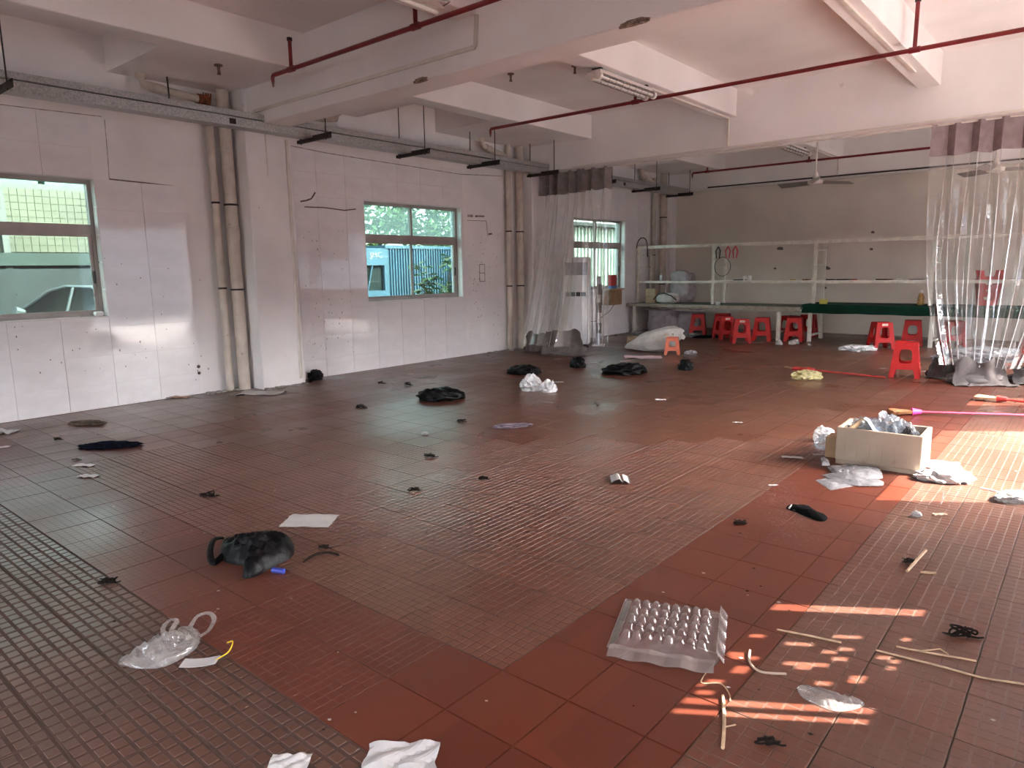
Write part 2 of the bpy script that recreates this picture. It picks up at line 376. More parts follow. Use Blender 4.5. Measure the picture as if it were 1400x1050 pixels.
wall_tiles(2, [5.5+0.493*k for k in range(0, 8)], [0.0]+[0.262+0.327*k for k in range(10)], lambda y, z: y > 8.98)
wall_tiles(3, [11.25+0.493*k for k in range(0, 10)], [0.0]+[0.262+0.327*k for k in range(10)], lambda y, z: y > 15.3)

# columns
def column(y0, y1, x1):
    bevel(MB().box(-9.0, x1, y0, y1, -0.1, 4.2).build('column', PLASTER, kind='structure'), 0.012, 1)
for y0, y1 in ((-0.95, -0.4), (4.80, 5.44), (10.58, 11.12), (16.2, 16.9)):
    column(y0, y1, -8.28 if y0 < 10 else (-8.33 if y0 < 15 else -8.38))
# other walls
ys = [YB-0.3, -5.2, -3.2, -2.2, 0.2, 1.2, 2.9, 3.68, 4.86, 6.50, 9.01, 10.42, 11.03, 11.4, 12.7, 13.0, 14.25, 14.83, YF+0.3]
zs = [-0.1, 0.0, 1.03, 1.95, 2.03, 2.67, 4.2]
rh = [(-2.2, 0.2, 1.03, 2.67), (3.68, 4.86, 2.03, 2.67), (6.50, 9.01, 0.0, 2.67), (10.42, 11.03, 2.03, 2.67), (11.4, 12.7, 1.03, 1.95), (13.0, 14.25, 1.03, 1.95), (14.25, 14.83, 1.03, 2.67)]
m = MB(); plate(m, 0, ys, zs, XR, XR+0.12, holes_of(ys, zs, rh)); fix_normals(m.build('wall_right', PLASTER, kind='structure'))
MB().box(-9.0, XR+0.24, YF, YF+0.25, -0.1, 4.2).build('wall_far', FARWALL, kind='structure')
bx = [-9.0, -6.2, -1.2, XR+0.24]; bz = [-0.1, 1.4, 2.75, 4.2]
m = MB(); plate(m, 1, bx, bz, YB-0.2, YB, holes_of(bx, bz, [(-6.2, -1.2, 1.4, 2.75)])); fix_normals(m.build('wall_back', PLASTER, kind='structure'))
# ceiling, beams
MB().box(-9.0, XR+0.24, YB-0.25, YF+0.25, ZC, ZC+0.18).build('ceiling', CEIL, kind='structure')
BM = [(-0.85, -0.5, 3.29), (4.84, 5.19, 3.285), (10.55, 10.92, 3.262), (16.15, 16.5, 3.33)]
for y0, y1, z in BM:
    bevel(MB().box(-8.7, XR, y0, y1, z, ZC+0.01).build('ceiling_beam', CEIL, kind='structure'), 0.01, 1)
SB = [(-7.27, -7.0), (-4.70, -4.42), (-2.04, -1.78), (0.6, 0.87)]
spans = [(YB, -0.85), (-0.5, 4.84), (5.19, 10.55), (10.92, 16.15)]
for x0, x1 in SB:
    for y0, y1 in spans:
        bevel(MB().box(x0, x1, y0-0.01, y1+0.01, 3.71, ZC+0.01).build('ceiling_beam', CEIL, kind='structure'), 0.008, 1)
for y0, y1 in ((3.42, 4.85), (5.18, 6.78), (8.35, 10.56), (10.91, 12.0), (14.2, 16.16)):
    MB().box(-8.75, -7.2, y0, y1, 3.735, ZC+0.01).build('ceiling_drop_panel', CEIL, kind='structure')

# ------------------------------------------------------------------ windows
ALU = pm('window_aluminium', (0.36, 0.32, 0.30), 0.45, 0.08, 5, 0.03, 60, metal=0.2)
TILEREV = pm('reveal_tile', (0.78, 0.76, 0.74), 0.25, 0.06, 4)
GLASS = film('green_window_glass', (0.40, 0.475, 0.44), 0.07, 0.03, (0.6, 0.75, 0.7), 0.02, 0.0, 3.0)
FROST = film('speckled_green_glass', (0.42, 0.52, 0.48), 0.07, 0.34, (0.17, 0.225, 0.205), 0.05, 0.0, 60.0, True)
BLACK = pm('black_plastic', (0.012, 0.012, 0.014), 0.4, 0.2, 30)
def window(n, k, frosted):
    wy0, wy1 = WINS[k]; z0, z1 = WINZ; x = XL[k]-0.15; w = link('window_%d' % n, None, kind='structure'); w.location = (x, wy0, z0)
    W, H = wy1-wy0, z1-z0; t = 0.045
    def prt(nm, m, mat, par=w): o = m.build(nm, mat, par); return o
    # outer frame as one ring
    fr = MB(); ys_ = [0, t, W-t, W]; zs_ = [0, t, H-t, H]; plate(fr, 0, ys_, zs_, -0.04, 0.04, {(1, 1)}); fix_normals(prt('frame', fr, ALU))
    zt = 0.985
    prt('transom', MB().box(-0.042, 0.046, t, W-t, zt-0.05, zt+0.05), ALU)
    prt('mullion', MB().box(-0.03, 0.034, W/2-0.02, W/2+0.02, zt+0.05, H-t), ALU)
    for i, (a, b) in enumerate(((t, W/2+0.03), (W/2-0.03, W-t))):
        s_ = MB(); dx = 0.014 if i else -0.014; e = 0.035
        plate(s_, 0, [a, a+e, b-e, b], [t, t+e, zt-0.05-e, zt-0.05], dx-0.012, dx+0.012, {(1, 1)})
        sash = fix_normals(prt('sash', s_, ALU))
        prt('pane', MB().box(dx-0.002, dx+0.002, a+e, b-e, t+e, zt-0.05-e), GLASS, sash)
        if i: prt('latch', MB().box(dx+0.012, dx+0.03, b-e+0.008, b-0.008, 0.38, 0.52), BLACK, sash)
    for a, b in ((t, W/2-0.02), (W/2+0.02, W-t)):
        prt('pane', MB().box(-0.002, 0.002, a, b, zt+0.05, H-t), FROST if frosted else GLASS)
    prt('sill', MB().box(0.04, 0.165, 0, W, -0.004, 0.012), TILEREV)
    # glazed reveal tiles down both jambs
    for j in range(5):
        prt('reveal_tile', MB().box(0.045, 0.148, W-0.006, W-0.0005, 0.015+j*0.305, 0.015+j*0.305+0.29), TILEREV)
    return w
window(1, 1, False); window(2, 2, True); window(3, 3, False); window(4, 0, False)
rub = bevel(MB().box(-0.04, 0.04, -0.05, 0.05, 0, 0.05).build('mortar_lump', PLASTER, label='small white mortar lump in the corner of the leftmost window sill', cat='rubble'), 0.02, 2)
rub.location = (XL[1]-0.07, 3.10, WINZ[0]+0.012)

# unseen sheet added over the narrow right-hand window; its gaps shape the sun strips
STRIP_SCREEN = pm('strip_screen_sheet', (0.2, 0.19, 0.17), 0.9)
tm = MB(); nz = 16; yc_ = [3.66, 3.685, 3.715, 3.755, 3.795]+[3.795+0.82*q/28 for q in range(1, 29)]+[4.685, 4.90]; ny = len(yc_)-1
V = [(XR-0.012, y, 2.0+0.70*j/nz) for j in range(nz+1) for y in yc_]
F = []
for j in range(nz):
    for i in range(ny):
        q = n3(i*0.42, j*0.55, 3.3)+0.5*n3(i*0.9, j*1.1, 8.1)
        if i in (1, 3, ny-2) or (4 < i < ny-2 and q > 0.34 and i < 24): continue
        a = j*(ny+1)+i; F.append((a, a+1, a+ny+2, a+ny+1))
tm.add(V, F); tm.build('sun_strip_screen', STRIP_SCREEN, label='added unseen dark screen shaping the sun strips at the narrow right window', cat='screen')

# ------------------------------------------------------------------ outdoors
CONCOUT = pm('yard_concrete', (0.27, 0.255, 0.24), 0.9, 0.15, 0.8, 0.1, 12)
YARD = pm('yard_asphalt', (0.07, 0.07, 0.07), 0.9, 0.2, 0.8, 0.1, 12)
MB().box(-60, -8.98, -40, 80, -0.35, -0.12).build('yard_ground', YARD, kind='structure')
MB().box(XR+0.24, 40, -30, 50, -0.35, -0.02).build('yard_pavement', CONCOUT, kind='structure')
SHADEW = pm('blue_grey_render', (0.14, 0.16, 0.19), 0.9, 0.1, 0.5)
ob = thing('opposite_building', (9.5, -14, -0.05), 'low grey building across the yard on the unseen right side', 'building')
MB().box(0, 4, 0, 44, 0, 3.6).build('wall', SHADEW, ob)
MB().box(-0.4, 4.2, -0.2, 44.2, 3.6, 3.8).build('roof', SHADEW, ob)
YTILE = pm('cream_facade_tile', (0.085, 0.080, 0.055), 0.45, 0.15, 0.7)
YGROUT = pm('facade_grout', (0.035, 0.033, 0.022), 0.9)
GREYW = pm('grey_render', (0.022, 0.026, 0.030), 0.9, 0.2, 1.5, spots=((0.02, 0.02, 0.02), 2.2, 0.62))
DGREEN = pm('dark_green_paint', (0.009, 0.021, 0.019), 0.5, 0.2, 2)
WHITEOUT = pm('weathered_white', (0.09, 0.09, 0.086), 0.6, 0.1)
WHITEP = pm('white_paint', (0.80, 0.80, 0.78), 0.5, 0.05)
fac = thing('facade_building', (-18, 0, -0.12), 'cream tiled building seen through the leftmost window', 'building')
MB().box(-4, -0.03, -2, 9.6, 2.14, 3.5).build('wall', YGROUT, fac)
tl = MB()
for i in range(42):
    for j in range(9):
        y0 = 3.2+i*0.152; z0 = 2.15+j*0.15
        tl.box(-0.03, 0.0, y0+0.004, y0+0.148, z0+0.004, z0+0.146)
tl.build('facade_tiles', YTILE, fac, kind='stuff')
MB().box(-4, -0.02, -2, 9.6, 3.5, 3.62).build('parapet', WHITEOUT, fac)
MB().box(-4, 0.25, -2, 9.6, 1.86, 2.13).build('canopy_band', DGREEN, fac)
MB().box(-4, 0.1, -2, 9.6, 0, 1.85).build('plinth', GREYW, fac)
MB().box(0.02, 0.14, 4.62, 4.74, 0, 3.9).build('corner_post', WHITEOUT, fac)
up = MB()
for i in range(4): up.box(-3.5, -2.2, 5.0+i*1.25, 6.1+i*1.25, 3.7, 4.6)
for i in range(4): MB().box(-3.5, -2.2, 5.0+i*1.25, 6.1+i*1.25, 3.62, 4.5).build('window_box', pm('teal_glass', (0.08, 0.14, 0.13), 0.2), fac)
lw = MB().box(-17.1, -16.85, -4, 9.5, -0.15, 1.66).build('yard_wall', GREYW, label='low grey boundary wall behind the parked cars', cat='wall')
# blue corrugated shed with lettering
BLUE = pm('blue_steel', (0.034, 0.088, 0.140), 0.45, 0.12, 2)
BLUED = pm('blue_steel_dark', (0.02, 0.06, 0.10), 0.4, 0.2, 3)
WHITEM = pm('white_lettering', (0.30, 0.30, 0.29), 0.5)
sh = thing('blue_shed', (-14, 10.2, -0.12), 'blue corrugated steel shed with white lettering outside the middle window', 'shed')
m = MB(); nR = 60; prof = []
for i in range(nR):
    y0 = 1.62+i*0.09; prof += [(y0, 0), (y0+0.03, 0), (y0+0.045, 0.035), (y0+0.075, 0.035)]
prof = [p for p in prof if p[0] < 4.6]; V = [(-0.0+d, y, z) for y, d in prof for z in (0.0, 2.2)]
m.add(V, [(2*i, 2*i+2, 2*i+3, 2*i+1) for i in range(len(prof)-1)]); m.build('corrugated_wall', BLUE, sh)
MB().box(-2.4, -0.01, 1.6, 4.6, 0, 2.2).build('shed_body', BLUED, sh)
MB().box(-2.4, 0.05, 1.5, 4.6, 2.2, 2.28).build('roof_edge', BLUE, sh)
cabm = MB(); cy = [-0.6, 0.85, 1.46, 1.6]; cz = [0, 1.15, 1.78, 2.2]
plate(cabm, 0, cy, cz, -0.04, 0.03, {(1, 1)}); fix_normals(cabm.build('front_panel', BLUE, sh))
MB().box(-0.1, -0.05, 0.85, 1.46, 1.15, 1.78).build('pane', pm('dusky_glass', (0.012, 0.020, 0.022), 0.6, spec=0.1), sh)
MB().bar((0.0, 0.92, 1.15), (0.0, 1.10, 1.78), 0.03, 0.03).build('wiper_rail', BLUE, sh)
def text(body, size, loc, rot, mat, parent, name='lettering', ext=0.004, sx=1.0):
    c = bpy.data.curves.new(name, 'FONT'); c.body = body; c.size = size; c.extrude = ext; c.align_x = 'LEFT'; c.align_y = 'BOTTOM'
    c.materials.append(mat); tmp = bpy.data.objects.new(name, c); COL.objects.link(tmp)
    me = bpy.data.meshes.new_from_object(tmp.evaluated_get(bpy.context.evaluated_depsgraph_get())); bpy.data.objects.remove(tmp)
    t = link(name, me, parent); t.location = loc; t.rotation_euler = rot; t.scale.x = sx
    return t
text('JMC', 0.19, (0.036, 1.02, 1.93), (R(90), 0, R(90)), WHITEM, sh, sx=1.15)
# pale corrugated wall outside the third window
PALE = pm('pale_green_sheet', (0.22, 0.245, 0.222), 0.5, 0.08, 1.0)
pw = thing('pale_shed', (-12.4, 15.0, -0.12), 'pale corrugated shed wall outside the window behind the clear curtain', 'shed')
m = MB(); prof = []
for i in range(50):
    y0 = i*0.19; prof += [(y0, 0), (y0+0.07, 0), (y0+0.095, 0.04), (y0+0.165, 0.04)]
V = [(d, y, z) for y, d in prof for z in (0.0, 2.9)]
m.add(V, [(2*i, 2*i+2, 2*i+3, 2*i+1) for i in range(len(prof)-1)]); m.build('corrugated_wall', PALE, pw)
MB().box(-2, -0.01, 0, 9.5, 0, 2.9).build('shed_body', PALE, pw)
MB().box(-2.2, 0.3, -0.2, 9.6, 2.9, 3.0).build('roof_edge', GREYW, pw)

# parked cars
CARW = pm('car_white', (0.17, 0.175, 0.18), 0.25, 0.03)
CARS = pm('car_silver', (0.13, 0.14, 0.15), 0.25, 0.05)
CARG = pm('car_glass', (0.012, 0.018, 0.02), 0.15, 0.1)
RUBBER = pm('tyre_rubber', (0.02, 0.02, 0.02), 0.8)
def car(loc, rz, mat, label):
    t = thing('parked_car', loc, label, 'car', rz=rz)
    # side profile (x along the car, z up), lofted across the width with tumblehome
    low = [(-2.1, .28), (-2.15, .55), (-2.05, .78), (-1.2, .92), (-0.55, .95), (1.25, .97), (2.0, .9), (2.1, .6), (2.05, .28)]
    m = MB(); V = []
    for y, k in ((-0.86, .97), (-0.84, 1.0), (0.84, 1.0), (0.86, .97)):
        V += [(x*k, y, z) for x, z in low]
    n = len(low); F = [(r*n+i, r*n+i+1, (r+1)*n+i+1, (r+1)*n+i) for r in range(3) for i in range(n-1)]
    F += [tuple(range(n)), tuple(range(4*n-1, 3*n-1, -1))] + [(r*n+n-1, r*n, (r+1)*n, (r+1)*n+n-1) for r in range(3)]
    m.add(V, F); body = autosmooth(fix_normals(m.build('body', mat, t)))
    cab = [(-1.15, .93), (-0.35, 1.36), (0.1, 1.43), (0.8, 1.41), (1.45, 1.05), (1.55, .95)]
    m = MB(); V = []
    for y, k in ((-0.80, 0), (-0.60, 1), (0.60, 1), (0.80, 0)): V += [(x, (y if z < 1 else math.copysign(0.62, y)), z-(0.02 if not k else 0)) for x, z in cab]
    n = len(cab); F = [(r*n+i, r*n+i+1, (r+1)*n+i+1, (r+1)*n+i) for r in range(3) for i in range(n-1)]+[tuple(range(n)), tuple(range(4*n-1, 3*n-1, -1))]
    m.add(V, F); autosmooth(fix_normals(m.build('windows', CARG, t)))
    m = MB(); V = []
    for y in (-0.56, 0.56): V += [(-0.32, y, 1.385), (0.1, y, 1.45), (0.8, y, 1.43), (1.0, y, 1.33)]
    m.add(V, [(i, i+1, i+5, i+4) for i in range(3)]); ro = m.build('roof', mat, t); so = ro.modifiers.new('s', 'SOLIDIFY'); so.thickness = 0.03
    for s in (-1, 1):
        m = MB(); m.tube([(-1.17, s*.8, .94), (-0.35, s*.62, 1.37), (0.1, s*.6, 1.44), (0.8, s*.6, 1.42), (1.47, s*.68, 1.04)], 0.03, 6); m.build('roof_pillar', mat, t)
        m = MB(); m.tube([(0.32, s*.8, .95), (0.32, s*.63, 1.42)], 0.03, 6); m.build('door_pillar', mat, t)
        m = MB(); m.tube([(-0.85, s*.84, .98), (-0.85, s*1.0, 1.02)], [0.05, 0.075], 8); m.build('mirror', CARW if mat is CARW else mat, t)
        for x in (-1.35, 1.3):
            m = MB(); m.tube([(x, s*.66, .30), (x, s*.87, .30)], 0.31, 18); m.build('wheel', RUBBER, t)
    return t
car((-12.9, 2.05, -0.12), R(-90), CARW, 'white car whose bonnet shows at the far left of the leftmost window')
car((-14.6, 5.15, -0.12), R(15), CARS, 'silver car parked in front of the grey yard wall')

# planting outside
LEAF = [pm('leaf_green_a', (0.05, 0.085, 0.025), 0.5, 0.3, 5), pm('leaf_green_b', (0.09, 0.165, 0.045), 0.5, 0.3, 5), pm('leaf_bright', (0.13, 0.27, 0.06), 0.45, 0.3, 5)]
BARK = pm('bark', (0.16, 0.12, 0.09), 0.9, 0.3, 20)
ORANGE = pm('orange_leaf', (0.22, 0.05, 0.02), 0.6, 0.3, 10)
def tree(loc, label, h, rad, nleaf, lsize, mats, seed, z0=1.2, squash=0.8):
    rnd = random.Random(seed); t = thing('tree', loc, label, 'tree')
    m = MB(); m.tube([(0, 0, 0), (0.1, 0.05, h*0.35), (-0.05, 0.1, h*0.7)], [0.14, 0.1, 0.05], 8)
    for a in range(6):
        an = a*1.05; m.tube([(0.05, 0.05, h*(0.3+0.05*a)), (rad*0.6*math.cos(an), rad*0.6*math.sin(an), h*(0.55+0.05*a))], [0.05, 0.02], 6)
    m.build('trunk', BARK, t)
    m = MB()
    for i in range(nleaf):
        while True:
            p = Vector((rnd.uniform(-1, 1), rnd.uniform(-1, 1), rnd.uniform(-1, 1)))
            if 0.35 < p.length < 1 and n3(*(p*2.2+Vector((seed, 0, 0)))) > -0.15: break
        c = Vector((p.x*rad, p.y*rad, h*0.75+p.z*rad*squash)); a = Vector((rnd.gauss(0, 1), rnd.gauss(0, 1), rnd.gauss(0, .6))).normalized(); b = a.orthogonal().normalized(); s = lsize*rnd.uniform(.6, 1.3)
        m.add([c-a*s, c-b*s*.4, c+a*s, c+b*s*.4], [(0, 1, 2, 3)], rnd.randrange(len(mats)))
    m.build('foliage', mats, t, kind='stuff')
    return t
tree((-24.6, 5.0, -0.1), 'leafy green tree above the cream facade outside the leftmost window', 6.6, 2.5, 3000, 0.2, LEAF[:2], 3)
tree((-24.8, 10.2, -0.1), 'second leafy tree behind the cream facade', 6.6, 2.4, 3000, 0.2, LEAF[:2], 5)
tree((-19.0, 14.0, -0.1), 'dark leafy tree rising behind the blue shed', 4.6, 2.3, 2800, 0.15, LEAF[:2], 9)
tree((-19.3, 19.3, -0.1), 'leafy tree between the blue shed and the pale shed', 4.6, 2.2, 2600, 0.15, LEAF[:2], 12)
tree((-16.1, 3.4, -0.1), 'orange red leafed shrub at the left edge of the leftmost window', 2.2, 0.42, 2600, 0.045, [ORANGE], 21, squash=1.3)
# large-leafed plant hugging the middle window
pt = thing('window_plant', (-9.55, 9.25, -0.12), 'large leafed green plant outside the middle window', 'plant')
st = MB(); rnd = random.Random(4); tips = []
for k in range(13):
    a = k*2.4; L_ = 1.15+0.72*rnd.random(); e = Vector((0.22*math.cos(a), 0.42*math.sin(a), L_)); tips.append(e)
    st.tube([(0, 0, 0), e*0.5+Vector((0, 0, 0.1)), e], [0.014, 0.01, 0.006], 5)
st.build('stems', BARK, pt)
for e in tips:
    for q in range(7):
        an = rnd.uniform(0, 6.28); d = Vector((math.cos(an)*.7, math.sin(an), rnd.uniform(-0.35, 0.5))).normalized(); L_ = rnd.uniform(0.19, 0.32); s = d.cross(Vector((0, 0, 1))).normalized()*L_*0.26
        b = e+Vector((0, 0, rnd.uniform(-0.12, 0.06)))
        lf = MB(); lf.add([b, b+d*L_*.3+s*.8, b+d*L_*.65+s, b+d*L_-Vector((0, 0, L_*.25)), b+d*L_*.65-s, b+d*L_*.3-s*.8, b+d*L_*.5-Vector((0, 0, .015))], [(0, 6, 1), (1, 6, 2), (2, 6, 3), (3, 6, 4), (4, 6, 5), (5, 6, 0)])
        lf.build('leaf', LEAF[1+rnd.randrange(2)], pt)

# ------------------------------------------------------------------ pipes, tray, sprinklers, lamps
PVC = pm('aged_cream_pvc', (0.60, 0.53, 0.45), 0.45, 0.12, 6, spots=((0.36, 0.28, 0.2), 12.0, 0.68))
PVCS = pm('brown_grey_pvc', (0.52, 0.46, 0.40), 0.5, 0.12, 6)  # slightly darker tone than the cream pipes
RUST = pm('rusty_iron', (0.28, 0.085, 0.03), 0.85, 0.4, 18, 0.4, 60)
DARKM = pm('dark_bracket_steel', (0.035, 0.028, 0.024), 0.7, 0.3, 20, metal=0.3)
GALV = pm('galvanised_steel', (0.46, 0.46, 0.45), 0.38, 0.22, 60, 0.03, 80, metal=0.55, detail=8)
REDP = pm('red_pipe_paint', (0.19, 0.012, 0.015), 0.4, 0.15, 8)
BRASS = pm('sprinkler_brass', (0.20, 0.14, 0.10), 0.5, 0.3, 20, metal=0.6)
WPVC = pm('white_conduit_plastic', (0.74, 0.70, 0.64), 0.5, 0.08, 5)

def downpipe(x, y, r, z1, label, clips, couplings, group, mat=PVC):
    t = thing('downpipe', (x, y, 0), label, 'pipe', group)
    autosmooth(MB().tube([(0, 0, 0), (0, 0, z1)], r, 20).build('pipe', mat, t))
    for z in couplings: autosmooth(MB().tube([(0, 0, z-0.07), (0, 0, z+0.07)], r*1.13, 20).build('coupling', mat, t))
    for z in clips:
        o = MB().tube([(0, 0, z-0.012), (0, 0, z+0.012)], r*1.1, 20).build('clip', DARKM, t)
    return t
downpipe(-8.60, 4.515, 0.047, 3.56, 'thinner of the two cream downpipes beside the nearest column', (1.32, 2.38), (3.4,), 'downpipes by the nearest column')
downpipe(-8.545, 4.685, 0.076, 3.735, 'thicker cream downpipe beside the nearest column', (1.30, 2.36), (3.5, 2.0), 'downpipes by the nearest column')
downpipe(-8.49, 10.07, 0.052, 3.735, 'thinner cream downpipe left of the clear curtain', (1.2, 2.2), (3.4,), 'downpipes by the curtain column')
downpipe(-8.47, 10.37, 0.068, 3.735, 'thicker cream downpipe left of the clear curtain', (1.2, 2.2), (3.5,), 'downpipes by the curtain column')
downpipe(-8.39, 15.35, 0.055, 3.6, 'thinner brown downpipe in the far corner', (1.8,), (), 'downpipes in the far corner', PVCS)
downpipe(-8.33, 15.72, 0.078, 3.735, 'thicker cream downpipe in the far corner', (2.7, 1.1), (3.4,), 'downpipes in the far corner', PVC)
def bend_pipe(pts, r, label, collar=None):
    t = thing('waste_pipe', pts[0], label, 'pipe', 'horizontal waste pipes under the ceiling'); o = Vector(pts[0]); P = [Vector(p)-o for p in pts]
    autosmooth(MB().tube(P, r, 14).build('pipe', PVC, t))
    autosmooth(MB().tube([P[0], P[0]-Vector((0, 0, 0.05))], r*1.3, 14).build('collar', PVC, t))
    autosmooth(MB().tube([P[1]+(P[2]-P[1])*.1, P[1]+(P[2]-P[1])*.3], r*1.2, 14).build('coupling', PVC, t))
    if collar:
        m = MB(); c = P[-1]; m.tube([c-Vector((0, .09, 0)), c+Vector((0, .03, 0))], r*1.55, 9); m.build('rusty_clamp', RUST, t, label='rusty orange clamp')
        for a in range(4): MB().bar(c+Vector((.06, -.04+.03*a, .08)), c+Vector((.02, -.02+.02*a, -.09)), .015, .015).build('bolt', RUST, t)
    return t
bend_pipe([(-8.5, 3.70, 3.735), (-8.5, 3.72, 3.62), (-8.52, 4.44, 3.57)], 0.045, 'cream waste pipe elbow ending in a rusty clamp near the nearest column', True)
bend_pipe([(-8.45, 6.33, 3.735), (-8.45, 6.30, 3.63), (-8.44, 5.5, 3.53)], 0.045, 'cream waste pipe elbow just past the nearest column')
bend_pipe([(-8.42, 9.28, 3.735), (-8.42, 9.32, 3.62), (-8.44, 9.98, 3.50)], 0.05, 'cream waste pipe elbow left of the clear curtain')
bend_pipe([(-8.33, 14.62, 3.735), (-8.33, 14.68, 3.56), (-8.36, 15.27, 3.46)], 0.06, 'cream waste pipe elbow in the far corner')

# cable tray on hung brackets
ct = thing('cable_tray', (-8.0, 1.0, 3.2), 'long galvanised cable tray hung along the window wall', 'cable tray')
segs = [(0.0, 4.7), (4.72, 9.52), (9.95, 15.3)]
for a, b in segs:
    MB().box(-0.10, 0.09, a, b, 0.0, 0.10).build('channel', GALV, ct)
    MB().box(-0.115, 0.105, a, b, 0.11, 0.175).build('cover', GALV, ct)
for i in range(12):
    MB().box(0.088, 0.094, 0.9+i*1.25, 0.98+i*1.25, 0.02, 0.08).build('joint_plate', DARKM if i in (2, 9) else GALV, ct)
for y in (2.15, 5.50, 7.18, 8.70, 10.28, 12.2, 14.0, 15.6):
    b = MB(); b.box(-0.2, 0.48, y-1.0-0.025, y-1.0+0.025, -0.045, -0.005); b.box(-0.2, 0.48, y-1.0+0.02, y-1.0+0.025, -0.045, 0.03); b.build('bracket', DARKM, ct)
    for dx in (-0.14, 0.40):
        top = 0.535 if (3.4 < y < 4.85 or 5.2 < y < 6.8 or 8.35 < y < 10.5 or y > 14.2) and dx < 0.5 else 0.90
        if 10.5 < y < 10.95: top = 0.06
        MB().tube([(dx, y-1.0, -0.06), (dx, y-1.0, top)], 0.007, 6).build('hanger_rod', DARKM, ct)
ct2 = MB().tube([(-8.42, 3.96, 3.735), (-8.42, 3.97, 3.32)], 0.009, 6).build('steel_rod', DARKM, label='thin steel rod hanging beside the rusty clamp', cat='rod')

def sprinkler(y, z, x0, x1, risers, label, drop=0.07, sag=0.0):
    t = thing('sprinkler_pipe', (x0, y, z), label, 'pipe', 'red sprinkler pipes')
    autosmooth(MB().tube([(0, 0, -drop), (0, 0, -0.02), (0.02, 0.0, 0), (x1-x0, sag, 0)], [0.016, 0.02, 0.022, 0.022], 10).build('pipe', REDP, t))
    MB().tube([(0, 0, -drop), (0, 0, -drop-0.05)], [0.016, 0.008], 8).build('sprinkler_head', BRASS, t)
    for x, h in risers:
        rr = MB().tube([(x-x0, 0, 0), (x-x0, 0, h)], 0.02, 8).build('riser', REDP, t)
        MB().tube([(x-x0-0.05, 0, 0), (x-x0+0.05, 0, 0)], 0.03, 10).build('tee', REDP, rr)
        m = MB(); m.tube([(x-x0, 0, h), (x-x0, 0, h+0.03)], 0.028, 10); m.build('socket', DARKM, rr)
    return t
sprinkler(4.50, 3.62, -7.12, 1.55, [(-6.76, 0.28), (-4.83, 0.2)], 'red sprinkler pipe in front of the nearest beam')
sprinkler(8.33, 3.62, -7.36, 1.55, [(-4.85, 0.08), (-1.66, 0.45)], 'red sprinkler pipe across the middle bay')
sprinkler(15.35, 3.62, -7.42, 1.55, [(-7.06, 0.2), (-4.85, 0.2)], 'red sprinkler pipe across the far bay')
def head(x, y, z, label):
    t = thing('ceiling_sprinkler', (x, y, z), label, 'sprinkler', 'ceiling sprinkler heads and hooks')
    MB().tube([(0, 0, 0), (0, 0, -0.012)], 0.045, 12).build('rose', BRASS, t)
    MB().tube([(0, 0, -0.01), (0, 0, -0.07), (0.0, 0, -0.1)], [0.018, 0.014, 0.022], 8).build('nozzle', BRASS, t)
head(-7.55, 4.12, 3.735, 'small brass sprinkler head under the drop panel by the nearest column')
head(-5.97, 3.15, 4.10, 'small brass sprinkler head on the slab at the top left')
head(-4.0, 6.75, 4.10, 'tiny hook on the slab right of the twin tube lamp')
head(-6.35, 7.62, 4.10, 'left tiny hook on the slab before the twin tube lamp')
head(-5.5, 7.9, 4.10, 'right tiny hook on the slab before the twin tube lamp')
head(-0.9, 6.6, 4.10, 'small brass sprinkler head on the slab at the top right')

LAMPW = pm('lamp_white_steel', (0.75, 0.72, 0.68), 0.4, 0.08, 10)
TUBE = pm('fluorescent_tube', (0.86, 0.86, 0.84), 0.15, 0.02)
GUARD = pm('wire_guard', (0.30, 0.28, 0.26), 0.4, 0.2, metal=0.6)
def tubelamp(x, y0, y1, z, label, ztop):
    t = thing('tube_lamp', (x, y0, z), label, 'lamp', 'twin tube ceiling lamps'); L_ = y1-y0
    MB().box(-0.06, 0.06, 0.05, L_-0.05, 0.035, 0.075).build('body', LAMPW, t)
    for dx in (-0.055, 0.055):
        autosmooth(MB().tube([(dx, 0.03, 0), (dx, L_-0.03, 0)], 0.019, 10).build('tube', TUBE, t))
        for yy in (0, L_-0.05): autosmooth(MB().tube([(dx, yy, 0), (dx, yy+0.05, 0)], 0.045, 12).build('socket', LAMPW, t))
        g = MB()
        for a in range(5): an = a*1.256; g.tube([(dx+0.036*math.cos(an), 0.03, 0.036*math.sin(an)), (dx+0.036*math.cos(an), L_-0.03, 0.036*math.sin(an))], 0.003, 4)
        for k in range(9): g.tube([(dx+0.036*math.cos(a*.785), 0.06+k*(L_-0.12)/8, 0.036*math.sin(a*.785)) for a in range(8)], 0.003, 4, closed=True)
        g.build('wire_guard', GUARD, t)
    for yy in (0.12, L_-0.12): MB().box(-0.09, 0.03, yy-0.02, yy+0.02, 0.07, ztop-z).build('mount', DARKM, t)
    return t
tubelamp(-4.52, 6.85, 8.12, 3.60, 'twin tube lamp with wire guard under the middle beam', 3.712)
tubelamp(-4.58, 12.95, 14.3, 3.60, 'twin tube lamp with wire guard in the far bay', 3.712)
fl_ = thing('batten_lamp', (-4.50, 2.9, 3.65), 'white batten lamp at the top edge near the red pipe', 'lamp')
MB().box(-0.09, 0.09, 0, 1.55, 0.0, 0.06, top=0.03).build('body', LAMPW, fl_)
autosmooth(MB().tube([(0.03, 0.04, -0.02), (0.03, 1.51, -0.02)], 0.02, 10).build('tube', TUBE, fl_))
MB().tube([(0.09, 1.3, 0.05), (0.16, 1.54, 0.04), (0.02, 1.56, 0.03)], 0.006, 6).build('wire_guard', GUARD, fl_)

